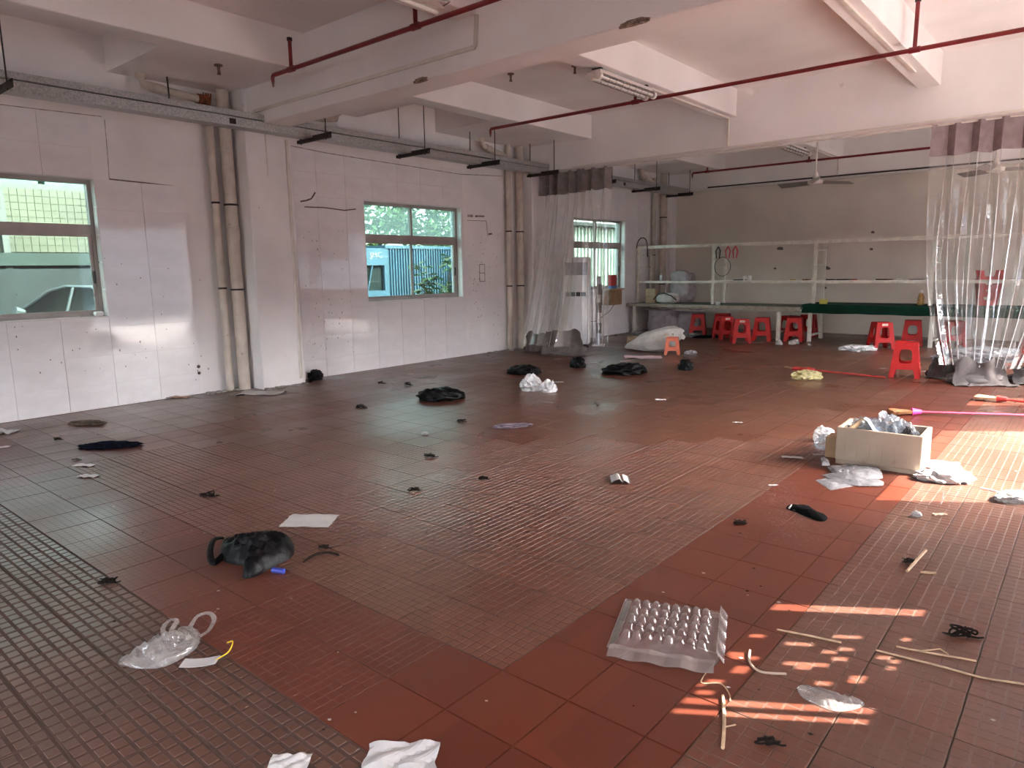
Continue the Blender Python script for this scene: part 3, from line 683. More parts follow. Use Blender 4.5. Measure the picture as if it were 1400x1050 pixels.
# conduits
def conduit(pts, w, h, label, mat=WPVC, name='conduit'):
    t = thing(name, pts[0], label, 'conduit', 'white cable conduits'); o = Vector(pts[0])
    for a, b in zip(pts, pts[1:]): MB().bar(Vector(a)-o, Vector(b)-o, w, h).build('duct', mat, t)
    return t
conduit([(-8.1, 4.824, 3.44), (-4.42, 4.824, 3.44), (-4.40, 4.824, 3.70)], 0.02, 0.035, 'thin cream cable duct along the front of the nearest beam')
conduit([(-4.53, 8.15, 3.70), (-4.53, 10.53, 3.70), (-4.53, 10.53, 3.30)], 0.03, 0.03, 'white conduit from the twin tube lamp down the curtain beam')
conduit([(-7.4, 10.535, 3.278), (1.5, 10.535, 3.278)], 0.02, 0.022, 'long white duct along the lower edge of the curtain beam')
conduit([(-1.9, 6.0, 3.70), (-1.9, 9.6, 3.70)], 0.04, 0.025, 'white duct under the right hand cross beam')
conduit([(-8.27, 5.36, 3.2), (-8.27, 5.36, 0.08)], 0.03, 0.05, 'white cable duct running down the nearest column')
conduit([(-8.275, 5.07, 3.25), (-8.275, 5.07, 2.72)], 0.012, 0.012, 'pair of short brown wires on the nearest column')
conduit([(-7.4, 16.135, 3.36), (1.5, 16.135, 3.36)], 0.02, 0.03, 'dark cable along the far beam', DARKM)
conduit([(-4.5, 14.5, 3.70), (-4.5, 16.14, 3.70), (-4.5, 16.14, 3.36)], 0.03, 0.03, 'white conduit beside the far twin tube lamp')

# ceiling fans
FANW = pm('fan_white', (0.70, 0.66, 0.60), 0.45, 0.08)
def fan(x, y, ztop, zh, rot, label):
    t = thing('ceiling_fan', (x, y, ztop), label, 'fan', 'ceiling fans'); h = ztop-zh
    MB().lathe([(0.06, -0.09), (0.05, -0.03), (0.025, 0.0)], 12).build('canopy', FANW, t)
    MB().tube([(0, 0, 0), (0, 0, -h)], 0.014, 8).build('rod', FANW, t)
    MB().lathe([(0.03, -h+0.16), (0.05, -h+0.1), (0.045, -h+0.06)], 12).build('collar', FANW, t)
    autosmooth(MB().lathe([(0.04, -h-0.05), (0.12, -h-0.035), (0.13, -h+0.02), (0.05, -h+0.05)], 20).build('motor', FANW, t))
    for k in range(3):
        a = rot+k*2.094; d = Vector((math.cos(a), math.sin(a), 0)); s = Vector((-d.y, d.x, 0)); m = MB()
        m.sheet(lambda u, v: Vector((0, 0, -h-0.01))+d*(0.12+0.56*u)+s*((v-0.5)*(0.09+0.06*u))+Vector((0, 0, (v-0.5)*0.06)), 4, 2, 0.006); m.build('blade', pm('fan_blade_grey', (0.22, 0.2, 0.18), 0.5) if 'fan_blade_grey' not in MATS else MATS['fan_blade_grey'], t)
fan(-3.98, 13.0, 3.71, 2.93, R(168), 'white ceiling fan under the far twin tube lamp')
fan(-1.45, 13.6, 3.71, 2.95, R(20), 'white ceiling fan seen through the right clear curtain')
MB().box(-4.12, -3.84, 12.85, 13.15, 3.705, 3.72).build('fan_plate', LAMPW, bpy.data.objects['ceiling_fan']).matrix_parent_inverse = Matrix.Translation((3.98, -13.0, -3.71))

# ------------------------------------------------------------------ clear plastic curtains on the second beam
PVCF = film('clear_pvc', (0.93, 0.93, 0.92), 0.18, 0.095, (0.80, 0.78, 0.75), 0.10, 0.5, 6.0)
STREAK = film('pvc_highlight', (0.97, 0.97, 0.97), 0.3, 0.55, (0.97, 0.95, 0.93), 0.15, 0.5, 3.0)
FABL = pm('curtain_tape_mauve', (0.30, 0.235, 0.245), 0.8, 0.15, 10, 0.2, 50)
FABD = pm('curtain_tape_grey', (0.25, 0.215, 0.21), 0.85, 0.2, 10, 0.2, 50)
FABH = pm('hem_cloth_brown_grey', (0.135, 0.112, 0.105), 0.9, 0.15, 10, 0.2, 50)
FABK = pm('hem_cloth_dark', (0.06, 0.05, 0.048), 0.9, 0.2, 10, 0.2, 50)
def pleats(x0, x1, n, amp, seed):
    """zig-zag pleat path from x0 to x1: list of (x, dy)"""
    rnd = random.Random(seed); pts = []
    for i in range(n+1):
        u = i/n; pts.append((x0+(x1-x0)*u+rnd.uniform(-.35, .35)*(x1-x0)/n, amp*(1 if i % 2 else -1)*rnd.uniform(.6, 1.2)))
    return pts
def along(pts, u):
    k = u*(len(pts)-1); i = min(int(k), len(pts)-2); f = k-i
    f = f*f*(3-2*f)
    return pts[i][0]*(1-f)+pts[i+1][0]*f, pts[i][1]*(1-f)+pts[i+1][1]*f
def curtain(label, x0, x1, y, ztop, zval, n, shape, seed, zbot, fab, hem=None):
    t = thing('clear_curtain', (0, y, 0), label, 'curtain', 'clear plastic curtains'); P = pleats(x0, x1, n, 0.05, seed)
    m = MB()
    def top(u, v):
        x, dy = along(P, u); return Vector((x, dy*(0.7+0.5*v), ztop-(ztop-zval)*v-0.03*n3(u*9, seed)*(1 if v > .5 else .6)))
    m.sheet(top, n*5, 4, 0.003); autosmooth(m.build('header_band', fab, t), 60)
    m = MB(); P2 = pleats(x0, x1, n*2, 0.035, seed+5)
    def body(u, v):
        x, dy = along(P, u); x2, d2 = along(P2, u); w = min(1, v*2)
        q = Vector((x*(1-w)+x2*w, dy*(1-w)+d2*w*1.2, zval+0.01+(zbot-zval)*v))
        return shape(q, u, v)
    m.grid(body, n*10, 28); autosmooth(m.build('clear_sheet', PVCF, t), 60)
    # milky white strands standing in for the highlight streaks on the folds
    for k in range(1, n, 1):
        u = k/n; pts = [body(u, v/14) for v in range(15)]
        MB().tube(pts, 0.0045, 4).build('streak_highlight', STREAK, t)
    return t
def shL1(q, u, v):          # left part swept towards the window wall and the camera
    s = v**1.4
    q.x = q.x*(1-s)+(-7.98+0.98*u+0.05*math.sin(u*40))*s
    q.y += -0.95*s + 0.10*math.sin(u*30+v*3)*s
    return q
def shL2(q, u, v): q.x += 0.02*n3(u*6, v*3); return q
def shR(q, u, v):
    s = max(0, (v-0.35)/0.65); c = -1.12+0.05*v
    q.x = q.x*(1-0.42*s*s)+c*(0.42*s*s); q.y += -0.30*s*s+0.05*math.sin(u*25+v*4)*s
    return q
YC2 = 10.74
curtain('left clear plastic curtain gathered towards the window wall', -8.25, -7.28, YC2, 3.262, 2.86, 9, shL1, 3, 0.16, FABD)
curtain('straight clear plastic curtain hanging over the third window', -7.28, -6.72, YC2, 3.262, 2.88, 5, shL2, 8, 0.10, FABD)
curtain('right clear plastic curtain with mauve header at the right edge', -1.83, -0.30, YC2, 3.262, 2.87, 12, shR, 14, 0.20, FABL)
rail = thing('curtain_rail', (-8.3, YC2, 3.235), 'thin curtain rail under the curtain beam', 'rail')
MB().box(0, 8.6, -0.012, 0.012, 0.006, 0.027).build('track', WPVC, rail)
def crumple(name, loc, size, mat, label, cat, seed, freq=2.2, amp=0.45, rz=0, group=None, sub=4, flat=True, parent=None, squash=0.55, extra=None):
    """a crumpled closed lump resting on z=0 of its location"""
    bm = bmesh.new(); bmesh.ops.create_icosphere(bm, subdivisions=sub, radius=1.0)
    for v in bm.verts:
        p = v.co.normalized(); q = p*freq+Vector((seed*3.1, seed*1.7, 0))
        r_ = 1+amp*(1-2*abs(noise.noise(q)))+amp*0.6*(0.5-abs(noise.noise(q*2.3)))+amp*0.35*noise.noise(q*5.1)
        c = p*r_
        if extra: c = extra(c, p)
        z = c.z
        v.co = Vector((c.x*size[0]/2, c.y*size[1]/2, max(0.0, (z+squash)/(1.0+squash+amp*.5))*size[2] if z > -squash else 0.0))
    me = bpy.data.meshes.new(name); bm.to_mesh(me); bm.free(); me.materials.append(mat)
    if not flat: me.polygons.foreach_set('use_smooth', [True]*len(me.polygons))
    o = link(name, me, parent, label=label, cat=cat, group=group); o.location = loc; o.rotation_euler.z = rz
    return o
def hem(label, w, d, h, mat, seed, loc, rz):
    t = thing('curtain_hem', loc, label, 'curtain hem', rz=R(rz)); rnd = random.Random(seed); m = MB()
    def fn(u, v):          # cloth falling from the gathered sheet, rolling out over the floor
        x = (u-0.5)*w*(0.72+0.28*v); st = max(0, 1-v/0.62)
        fold = 0.05*math.sin(u*13+seed)+0.07*n3(u*3.3, seed*1.3)
        y = fold*(0.4+st)-d*max(0, v-0.45)*(0.8+0.5*n3(u*4, seed+2.))
        z = h*st**0.8*(1+0.25*n3(u*3.1, seed*2.0))+0.035*(1-st)*abs(n3(u*5, v*4, seed))+0.006
        return Vector((x+0.04*n3(u*4, v*4, seed), y, z))
    m.sheet(fn, 44, 20, 0.004); autosmooth(m.build('drape', mat, t), 50)
    crumple('floor_fold', (0.0, 0.10, 0.0), (w*0.75, d*0.6, h*0.5), mat, None, None, seed, 1.2, 0.3, 0, parent=t, flat=False)
    return t
hem('grey cloth hem of the left curtain heaped on the floor', 0.85, 0.5, 0.42, FABH, 4, (-7.22, 10.0, 0), 30)
hem('small grey cloth fold at the wall end of the left curtain', 0.55, 0.4, 0.34, FABH, 6, (-7.86, 10.12, 0), 40)
hem('brown grey cloth hem of the right curtain on the floor', 0.74, 0.45, 0.30, FABH, 9, (-1.06, 10.35, 0), 33)
hem('dark cloth fold left of the right curtain hem', 0.5, 0.25, 0.24, FABK, 12, (-1.46, 10.66, 0), 12)
hem('dark cloth fold right of the right curtain hem', 0.7, 0.4, 0.22, FABK, 15, (-0.52, 10.85, 0), 40)

# ------------------------------------------------------------------ floor-standing air conditioner behind the left curtain
ACW = pm('appliance_white', (0.85, 0.85, 0.86), 0.35, 0.05, 3)
ac = thing('air_conditioner', (-7.78, 11.25, 0), 'white floor standing air conditioner behind the left clear curtain', 'air conditioner', rz=R(28))
bevel(MB().box(-0.25, 0.25, -0.17, 0.17, 0.06, 1.72).build('cabinet', ACW, ac), 0.02)
MB().box(-0.24, 0.24, -0.16, 0.16, 0, 0.06).build('base', BLACK, ac)
for i in range(4): MB().box(-0.2+i*0.1, -0.115+i*0.1, -0.176, -0.168, 0.98, 1.06).build('vent', BLACK, ac)
MB().box(-0.21, 0.21, -0.176, -0.168, 1.38, 1.62).build('outlet_panel', pm('ac_grey', (0.42, 0.42, 0.43), 0.5), ac)
MB().box(-0.21, 0.21, -0.176, -0.168, 0.14, 0.42).build('intake_panel', ACW, ac)
wb = thing('leaning_frame', (-7.48, 11.55, 0), 'narrow pale frame with dark panels leaning beside the air conditioner', 'frame', rz=R(28))
MB().box(-0.04, 0.04, -0.02, 0.02, 0, 1.35).build('upright', pm('blue_grey_paint', (0.35, 0.40, 0.47), 0.5), wb)
for z in (0.25, 0.65, 1.0): MB().box(-0.035, 0.06, -0.03, -0.02, z, z+0.2).build('panel', BLACK if z != 0.65 else DGREEN, wb)
MB().box(-0.12, 0.12, -0.1, 0.1, 0, 0.03).build('foot', ACW, wb)

# shelf box under the third window with a packet on it, lead hanging down
CARD = pm('brown_cardboard', (0.30, 0.185, 0.10), 0.8, 0.15, 8)
CARDT = pm('tan_cardboard', (0.42, 0.30, 0.20), 0.8, 0.15, 8)
REDB = pm('packet_red', (0.55, 0.03, 0.04), 0.4, 0.2, 9)
BLUEB = pm('packet_blue', (0.08, 0.22, 0.55), 0.4)
wbx = thing('wall_box', (XL[3]+0.01, 13.15, 0.70), 'brown wooden box fixed under the window right of the left curtain', 'box')
MB().box(0, 0.26, 0, 0.46, 0, 0.33).build('carcass', CARD, wbx); MB().box(-0.0, 0.30, -0.12, 0.48, 0.33, 0.355).build('top_board', CARDT, wbx)
wbx_p = thing('packet', (XL[3]+0.08, 13.33, 1.055), 'red and blue packet standing on the brown wall box', 'packet')
MB().box(0, 0.08, 0, 0.24, 0.06, 0.30).build('upper_print', REDB, wbx_p); MB().box(0, 0.08, 0, 0.24, 0, 0.06).build('lower_print', BLUEB, wbx_p)
cb = MB(); cb.tube([(XL[3]+0.2, 13.4, 0.70), (XL[3]+0.14, 13.3, 0.55), (XL[3]+0.04, 12.9, 0.36), (XL[3]+0.03, 12.3, 0.38)], 0.007, 6); cb.build('power_lead', BLACK, label='black lead hanging below the brown wall box', cat='cable')
cs = thing('wall_socket', (XL[3]+0.01, 12.22, 0.34), 'small dark wall socket below the third window', 'socket'); MB().box(0, 0.02, 0, 0.08, 0, 0.12).build('plate', BLACK, cs)

# ------------------------------------------------------------------ work benches with overhead frame
CREAM = pm('cream_steel', (0.74, 0.71, 0.62), 0.5, 0.12, 10, spots=((0.2, 0.15, 0.1), 30, 0.72))
BTOP = pm('worn_green_top', (0.10, 0.125, 0.09), 0.7, 0.4, 7, spots=((0.33, 0.31, 0.26), 11, 0.62))
GREEN = pm('green_table_mat', (0.004, 0.032, 0.019), 0.9, 0.2, 6, spec=0.15)
BEDGE = pm('bench_edge', (0.33, 0.29, 0.23), 0.7, 0.2, 12)
b1 = thing('work_bench', (-8.40, 14.15, 0), 'long work bench with worn green top along the far wall', 'bench')
MB().box(0, 3.92, 0, 1.15, 0.645, 0.69).build('top', BTOP, b1); MB().box(0, 3.92, -0.012, 0, 0.63, 0.695).build('edge_strip', BEDGE, b1)
MB().box(2.7, 3.92, -0.014, -0.002, 0.60, 0.66).build('apron', BEDGE, b1)
for x in (0.10, 3.42):
    for y in (0.12, 1.02): MB().box(x, x+0.07, y, y+0.07, 0, 0.645).build('leg', CREAM, b1)
    MB().box(x+0.02, x+0.05, 0.19, 1.02, 0.15, 0.19).build('stretcher', CREAM, b1)
MB().box(0.2, 3.9, 0.5, 0.53, 0.52, 0.55).build('back_rail', CREAM, b1)
for i, x in enumerate((0.6, 1.9, 3.1)): MB().box(x, x+0.22, 0.49, 0.50, 0.52, 0.58).build('socket_strip', LAMPW, b1)
b2 = thing('work_bench', (-4.47, 14.38, 0), 'work bench draped with dark green cloth on the right', 'bench')
MB().box(0, 5.6, 0, 0.95, 0.69, 0.735).build('top', BTOP, b2)
for x in (0.05, 2.16, 4.4):
    for y in (0.05, 0.80): MB().box(x, x+0.065, y, y+0.065, 0, 0.69).build('leg', CREAM, b2)
    MB().box(x+0.02, x+0.05, 0.11, 0.80, 0.10, 0.14).build('stretcher', CREAM, b2)
MB().box(0.1, 5.5, 0.42, 0.45, 0.54, 0.57).build('back_rail', CREAM, b2)
MB().box(0.0, 5.6, -0.006, 0.004, 0.60, 0.70).build('apron', BEDGE, b2)
clo = MB()
def clf(u, v):
    y = 0.93-1.03*min(1, v/0.72); drop = max(0, v-0.72)/0.28
    return Vector((-0.03+3.3*u, y-0.01*drop+0.006*math.sin(u*60)*drop, 0.743-0.165*drop*(1+0.08*n3(u*8, 2.2))))
clo.sheet(clf, 60, 14, 0.004); cl = clo.build('green_cloth', GREEN, label='dark green cloth covering the right work bench', cat='cloth'); cl.location = (-4.47, 14.38, 0)
cl2 = MB()
cl2.sheet(lambda u, v: clf(u*0.7, v)+Vector((0, 0, -0.002)), 40, 14, 0.004); c2 = cl2.build('green_cloth', GREEN, label='dark green cloth on the bench behind the right curtain', cat='cloth'); c2.location = (-1.19, 14.38, 0)
fr = thing('bench_frame', (0, 14.62, 0), 'cream steel overhead shelf frame standing over the benches', 'frame')
for x in (-8.38, -6.52, -4.40, -2.36, 0.3):
    z0 = 0.69 if x < -4.5 else 0.745
    MB().box(x-0.03, x+0.03, 0, 0.06, z0, 1.93).build('post', CREAM, fr); MB().box(x-0.025, x+0.025, 0.60, 0.65, z0, 1.93).build('post', CREAM, fr)
    for z in (1.15, 1.50, 1.78): MB().box(x-0.015, x+0.015, 0.06, 0.60, z, z+0.03).build('rung', CREAM, fr)
for y, z in ((0, 1.93), (0.60, 1.95)):
    MB().box(-8.43, 0.9, y-0.01, y+0.05, z, z+0.05).build('top_rail', CREAM, fr)
MB().box(-8.43, 0.9, 0.0, 0.62, 1.985, 2.0).build('top_board', CREAM, fr)
MB().box(-8.40, 0.9, -0.035, -0.001, 1.15, 1.195).build('mid_rail', CREAM, fr)
MB().box(-6.5, 0.9, 0.0, 0.25, 1.196, 1.205).build('mid_shelf', CREAM, fr)

# things on bench and shelf
SACKW = pm('woven_sack_white', (0.62, 0.585, 0.55), 0.8, 0.12, 7, 0.4, 70)
SACKL = pm('woven_sack_lilac', (0.40, 0.35, 0.37), 0.85, 0.15, 7, 0.4, 70)
def sack(loc, size, mat, label, seed, rz=0, ext=None, power=0.62, name='sack'):
    """stuffed woven sack: rounded box with broad dents and fine cloth wrinkles"""
    bm = bmesh.new(); bmesh.ops.create_icosphere(bm, subdivisions=5, radius=1.0)
    for v in bm.verts:
        p = v.co.normalized(); c = Vector([math.copysign(abs(q)**power, q) for q in p]); c *= 0.5/max(1e-6, max(abs(q)**1.0 for q in (1,)))
        q = p*1.7+Vector((seed*2.3, seed, 0)); k = 1+0.16*noise.noise(q)-0.055*abs(noise.noise(q*3.0+Vector((0, 0, p.z*4))))-0.03*abs(noise.noise(q*7.5))
        c = c*k
        if ext: c = ext(c, p)
        v.co = Vector((c.x*size[0], c.y*size[1], max(0.0, c.z+0.46)*size[2]))
    me = bpy.data.meshes.new(name); bm.to_mesh(me); bm.free(); me.materials.append(mat); me.polygons.foreach_set('use_smooth', [True]*len(me.polygons))
    o = link(name, me, None, label=label, cat='sack', group='sacks'); o.location = loc; o.rotation_euler.z = rz
    return o
sack((-7.42, 15.02, 0.692), (0.56, 0.42, 0.78), SACKL, 'tall lilac sack standing on the worn bench in the corner', 2)
sack((-7.60, 14.62, 0.692), (0.56, 0.34, 0.24), SACKW, 'low white bag with black straps on the worn bench', 3, power=0.8)
sack((-7.75, 14.75, 0), (0.72, 0.6, 0.60), SACKL, 'lilac sack under the worn bench, left one', 5)
sack((-7.2, 15.0, 0), (0.62, 0.6, 0.58), SACKL, 'lilac sack under the worn bench, right one', 6)
bst = MB(); bst.tube([(-7.88, 14.47, 0.78), (-7.75, 14.44, 0.89), (-7.6, 14.43, 0.925), (-7.42, 14.44, 0.87), (-7.30, 14.47, 0.77)], 0.014, 6); bst.build('bag_strap', BLACK, bpy.data.objects['sack.001']); bpy.data.objects['bag_strap'].matrix_parent_inverse = Matrix.Translation((7.60, -14.62, -0.692))
def lean(c, p):
    u = c.x+0.5; return Vector((c.x+0.18*max(0, c.z), c.y*(0.6+0.5*min(1, u*1.6)), (c.z+0.46)*(0.42+0.68*max(0, u)**0.7)-0.46))
ws = sack((-6.20, 11.42, 0), (0.98, 0.66, 0.50), SACKW, 'large white woven sack on the floor before the bench', 7, R(33), ext=lean, power=0.75)
m = MB(); m.sheet(lambda u, v: Vector((0.46+0.07*v+0.02*math.sin(u*19), (u-0.5)*0.30+0.02*math.sin(u*9), 0.22+0.22*math.sin(u*math.pi)*(0.9-0.25*v)+0.015*n3(u*6, v*5, 2.))), 24, 6, 0.004); autosmooth(m.build('mouth', SACKW, ws))
m = MB(); m.sheet(lambda u, v: Vector((0.16+0.16*u, -0.335-0.012*math.sin(u*6), 0.20+0.13*v+0.02*math.sin(u*8))), 8, 6, 0.003); m.build('print_patch', pm('sack_print', (0.45, 0.36, 0.24), 0.8, 0.3, 14), ws)
def cyl_thing(name, loc, prof, mat, label, cat, n=14, group=None):
    t = thing(name, loc, label, cat, group); autosmooth(MB().lathe(prof, n).build('body', mat, t)); return t
AMB = pm('amber_bottle', (0.42, 0.24, 0.07), 0.2, 0.2, 20)
bt = cyl_thing('bottle', (-2.53, 14.75, 0.748), [(0.05, 0), (0.055, 0.02), (0.055, 0.14), (0.04, 0.19), (0.025, 0.22)], AMB, 'amber bottle with white cap on the green cloth', 'bottle'); MB().lathe([(0.028, 0.22), (0.028, 0.27)], 10).build('cap', WHITEP, bt)
yb = thing('small_box', (-4.24, 14.50, 0.748), 'small yellow box on the corner of the green cloth', 'box'); MB().box(0, 0.13, 0, 0.08, 0, 0.09).build('carton', pm('yellow_card', (0.62, 0.55, 0.10), 0.6), yb)
sb = thing('small_box', (-8.1, 14.5, 0.692), 'small tan carton at the left end of the worn bench', 'box'); MB().box(0, 0.24, 0, 0.12, 0, 0.33).build('carton', CARDT, sb); MB().box(0, 0.24, -0.002, 0, 0.15, 0.16).build('tape', CARD, sb)
cyl_thing('tape_roll', (-6.25, 14.30, 0.692), [(0.045, 0), (0.05, 0.01), (0.05, 0.06), (0.045, 0.07)], WHITEP, 'small white tape roll on the worn bench by the post', 'tape')
cyl_thing('cup', (-7.75, 14.60, 1.195), [(0.03, 0), (0.04, 0.01), (0.045, 0.13), (0.04, 0.14)], GALV, 'silver tin on the left end of the middle rail', 'tin')
cyl_thing('cup', (-5.85, 14.72, 1.205), [(0.03, 0), (0.035, 0.08), (0.03, 0.085)], WHITEP, 'left small white cup on the middle shelf', 'cup')
cyl_thing('cup', (-5.74, 14.72, 1.205), [(0.03, 0), (0.035, 0.09), (0.03, 0.095)], WHITEP, 'right small white cup on the middle shelf', 'cup')
for i, (x, w, mt, lb) in enumerate(((-6.1, 0.3, BLACK, 'black rod on the middle shelf left of the cups'), (-4.9, 0.12, pm('yellow_tool', (0.5, 0.38, 0.06), 0.5), 'yellow tool on the middle shelf'), (-4.65, 0.16, RUST, 'rusty pliers on the middle shelf'), (-4.0, 0.32, BLACK, 'black strip on the middle shelf right of the post'), (-3.72, 0.1, REDB, 'red capped marker on the middle shelf'), (-3.3, 0.3, DARKM, 'dark metal strip on the middle shelf'), (-2.95, 0.1, WHITEP, 'white scrap on the middle shelf'), (-2.75, 0.25, SACKL, 'pale strip on the middle shelf near the curtain'), (-4.2, 0.2, DARKM, 'short dark tool beside the middle post'))):
    t = thing('shelf_tool', (x, 14.70, 1.205), lb, 'tool', 'small tools on the middle shelf'); autosmooth(MB().tube([(0, 0, 0.012), (w*0.6, 0.01, 0.012), (w, 0, 0.012)], [0.012, 0.012, 0.008], 8).build('shaft', mt, t))
for x, mt, lb in ((-6.40, DGREEN, 'green pliers hanging from the top rail'), (-6.18, REDB, 'red pliers hanging from the top rail, left pair'), (-6.02, REDB, 'red pliers hanging from the top rail, right pair')):
    t = thing('hanging_tool', (x, 14.60, 1.93), lb, 'tool', 'tools hanging on the rail')
    for s in (-1, 1): MB().tube([(0, -0.02, 0), (s*0.05, -0.03, -0.10), (s*0.03, -0.03, -0.26)], [0.012, 0.016, 0.012], 6).build('handle', mt, t)
t = thing('wire_loop', (-6.30, 14.60, 1.50), 'black wire loop hanging on the left bench post', 'wire'); MB().tube([(0.18*math.cos(a*.2618), -0.01, 0.2*math.sin(a*.2618)) for a in range(24)], 0.007, 5, closed=True).build('coil', BLACK, t)
t = thing('wire_loop', (-8.25, 14.58, 1.95), 'black cable arching above the left end of the top rail', 'wire'); MB().tube([(-0.15, 0, 0), (-0.14, 0, 0.10), (-0.1, 0, 0.18), (-0.04, 0, 0.23), (0.03, 0, 0.235), (0.09, 0, 0.19), (0.125, 0, 0.1), (0.14, 0, -0.2)], 0.012, 6).build('cable', BLACK, t)

# ------------------------------------------------------------------ plastic stools
SRED = pm('stool_red', (0.46, 0.008, 0.007), 0.5, 0.12, 6, spec=0.3)
SORG = pm('stool_orange', (0.72, 0.16, 0.08), 0.4, 0.12, 6)
STICK = pm('sticker', (0.72, 0.60, 0.50), 0.6, 0.2, 30)
def stool_meshes(H, top, base, mat):
    """moulded stool: four sloping sides, each with a rounded opening and an arch between the legs"""
    m = MB(); N = 24; th = 0.012
    for k in range(4):
        rot = Matrix.Rotation(k*math.pi/2, 3, 'Z')
        def P(a, z, inset=0.0):      # a in -1..1 across the side, z 0..1 up
            hw = (base+(top-base)*z)/2
            return rot @ Vector((a*hw, -hw+inset, z*H))
        outer, inner = [], []
        for i in range(N):
            an = 2*math.pi*i/N; c, s = math.cos(an), math.sin(an)
            sq = 1/max(abs(c), abs(s)); outer.append((c*sq, 0.64+s*sq*0.36))
            r_ = (abs(c)**4+abs(s)**4)**-0.25; inner.append((c*r_*0.50, 0.61+s*r_*0.20))
        V = [P(*o) for o in outer]+[P(*i_) for i_ in inner]+[P(*o, th) for o in outer]+[P(*i_, th) for i_ in inner]
        F = []
        for i in range(N):
            j = (i+1) % N; F += [(i, j, N+j, N+i), (2*N+j, 2*N+i, 3*N+i, 3*N+j), (N+i, N+j, 3*N+j, 3*N+i)]
        m.add(V, F)
        # legs below the cross band, with a rounded arch
        for s in (-1, 1):
            A = [(-1.0, 0.28), (-0.56, 0.28), (-0.56, 0.22), (-0.62, 0.16), (-0.66, 0.0), (-1.0, 0.0)]
            V = [P(s*a, z) for a, z in A]+[P(s*a, z, th) for a, z in A]; n = 6
            m.add(V, [tuple(range(n)), tuple(range(2*n-1, n-1, -1))]+[(i, (i+1) % n, n+(i+1) % n, n+i) for i in range(n)])
        V = [P(a, z) for a, z in ((-0.56, 0.28), (0.56, 0.28), (0.56, 0.24), (-0.56, 0.24))]+[P(a, z, th) for a, z in ((-0.56, 0.28), (0.56, 0.28), (0.56, 0.24), (-0.56, 0.24))]
        m.add(V, [(0, 1, 2, 3), (7, 6, 5, 4), (2, 3, 7, 6)])
    o = bpy.data.meshes.new('stool_sides'); o.from_pydata(m.v, [], m.f); o.materials.append(mat); o.update()
    hw = top/2+0.006; s = MB(); a = hw; b = hw-0.02; c = 0.03
    # seat: rim, dished top, round vent hole rim
    ring = lambda h, z, n=24: [Vector((math.copysign(1, math.cos(t_))*h*abs(math.cos(t_))**0.35, math.copysign(1, math.sin(t_))*h*abs(math.sin(t_))**0.35, z)) for t_ in [2*math.pi*(i+.5)/n for i in range(n)]]
    R_ = [ring(a, H-0.035), ring(a, H-0.006), ring(a-0.008, H), ring(b, H), ring(b-0.01, H-0.004), ring(0.022, H-0.004), ring(0.022, H-0.02), ring(a-0.01, H-0.02), ring(a-0.01, H-0.035)]
    n = 24; V = [p for q in R_ for p in q]
    F = [(r*n+i, r*n+(i+1) % n, ((r+1) % len(R_))*n+(i+1) % n, ((r+1) % len(R_))*n+i) for r in range(len(R_)) for i in range(n)]
    s.add(V, F); e = bpy.data.meshes.new('stool_seat'); e.from_pydata(s.v, [], s.f); e.materials.append(mat); e.update(); e.polygons.foreach_set('use_smooth', [True]*len(e.polygons)); e.set_sharp_from_angle(angle=R(35))
    return o, e
ME_S = stool_meshes(0.47, 0.265, 0.37, SRED); ME_O = stool_meshes(0.30, 0.20, 0.27, SORG)
STK = meshof(MB().box(-0.05, 0.05, -0.004, 0.0, -0.02, 0.02), 'sticker_mesh', (STICK,))
def stool(x, y, rz, label, z=0, me=ME_S, group='red plastic stools', sticker=False, flip=False):
    t = thing('plastic_stool', (x, y, z), label, 'stool', group, R(rz))
    link('sides', me[0], t); link('seat', me[1], t)
    if sticker: q = link('sticker', STK, t, label='pale sticker'); q.location = (0, -0.138, 0.43); q.rotation_euler.x = R(-7)
    if flip: t.rotation_euler = (R(180), 0, R(rz)); t.location.z = z+0.47
    return t
stool(-1.93, 10.55, 8, 'front red plastic stool standing alone left of the right curtain')
stool(-2.98, 13.95, 35, 'red stool with sticker before the green bench', sticker=True)
stool(-2.62, 14.72, 10, 'dark red stool under the green bench behind the stool with sticker')
stool(-1.99, 14.95, 20, 'red stool under the green bench behind the right curtain edge')
stool(-0.62, 12.45, 25, 'red stool cut by the right edge beyond the curtain')
stool(-5.42, 13.55, 30, 'foremost red stool in the row at the worn bench', sticker=True)
stool(-5.98, 14.05, 50, 'red stool just left of the foremost stool at the bench', sticker=True)
stool(-5.22, 14.15, 15, 'red stool just right of the foremost stool at the bench')
stool(-4.92, 14.9, 60, 'red stool under the bench between the row and the middle post')
stool(-4.72, 15.45, 5, 'darkest red stool deep under the bench near the middle post')
stool(-4.66, 14.40, 12, 'red stool under the bench beside the middle post')
stool(-6.85, 14.65, 20, 'red stool under the worn bench right of the lilac sacks')
stool(-6.42, 14.98, 5, 'dark red stool next to the leg under the worn bench')
stool(-1.55, 15.07, 15, 'lower red stool turned upside down on the bench behind the right curtain', z=0.75, flip=True)
stool(-1.54, 15.07, 17, 'upper red stool stacked on the upturned stool behind the right curtain', z=0.90, flip=True)
stool(-5.66, 11.10, 25, 'small orange plastic stool beside the white sack', me=ME_O, group='orange stools')
# bundle on floor behind right curtain
PLG = film('milky_plastic', (0.85, 0.86, 0.88), 0.06, 0.7, (0.20, 0.21, 0.23), 0.4, 0.2, 12)
crumple('plastic_bundle', (-1.25, 12.9, 0), (1.1, 0.5, 0.2), PLG, 'grey plastic bundle on the floor behind the right curtain', 'bundle', 31, 1.8, 0.4, R(30))

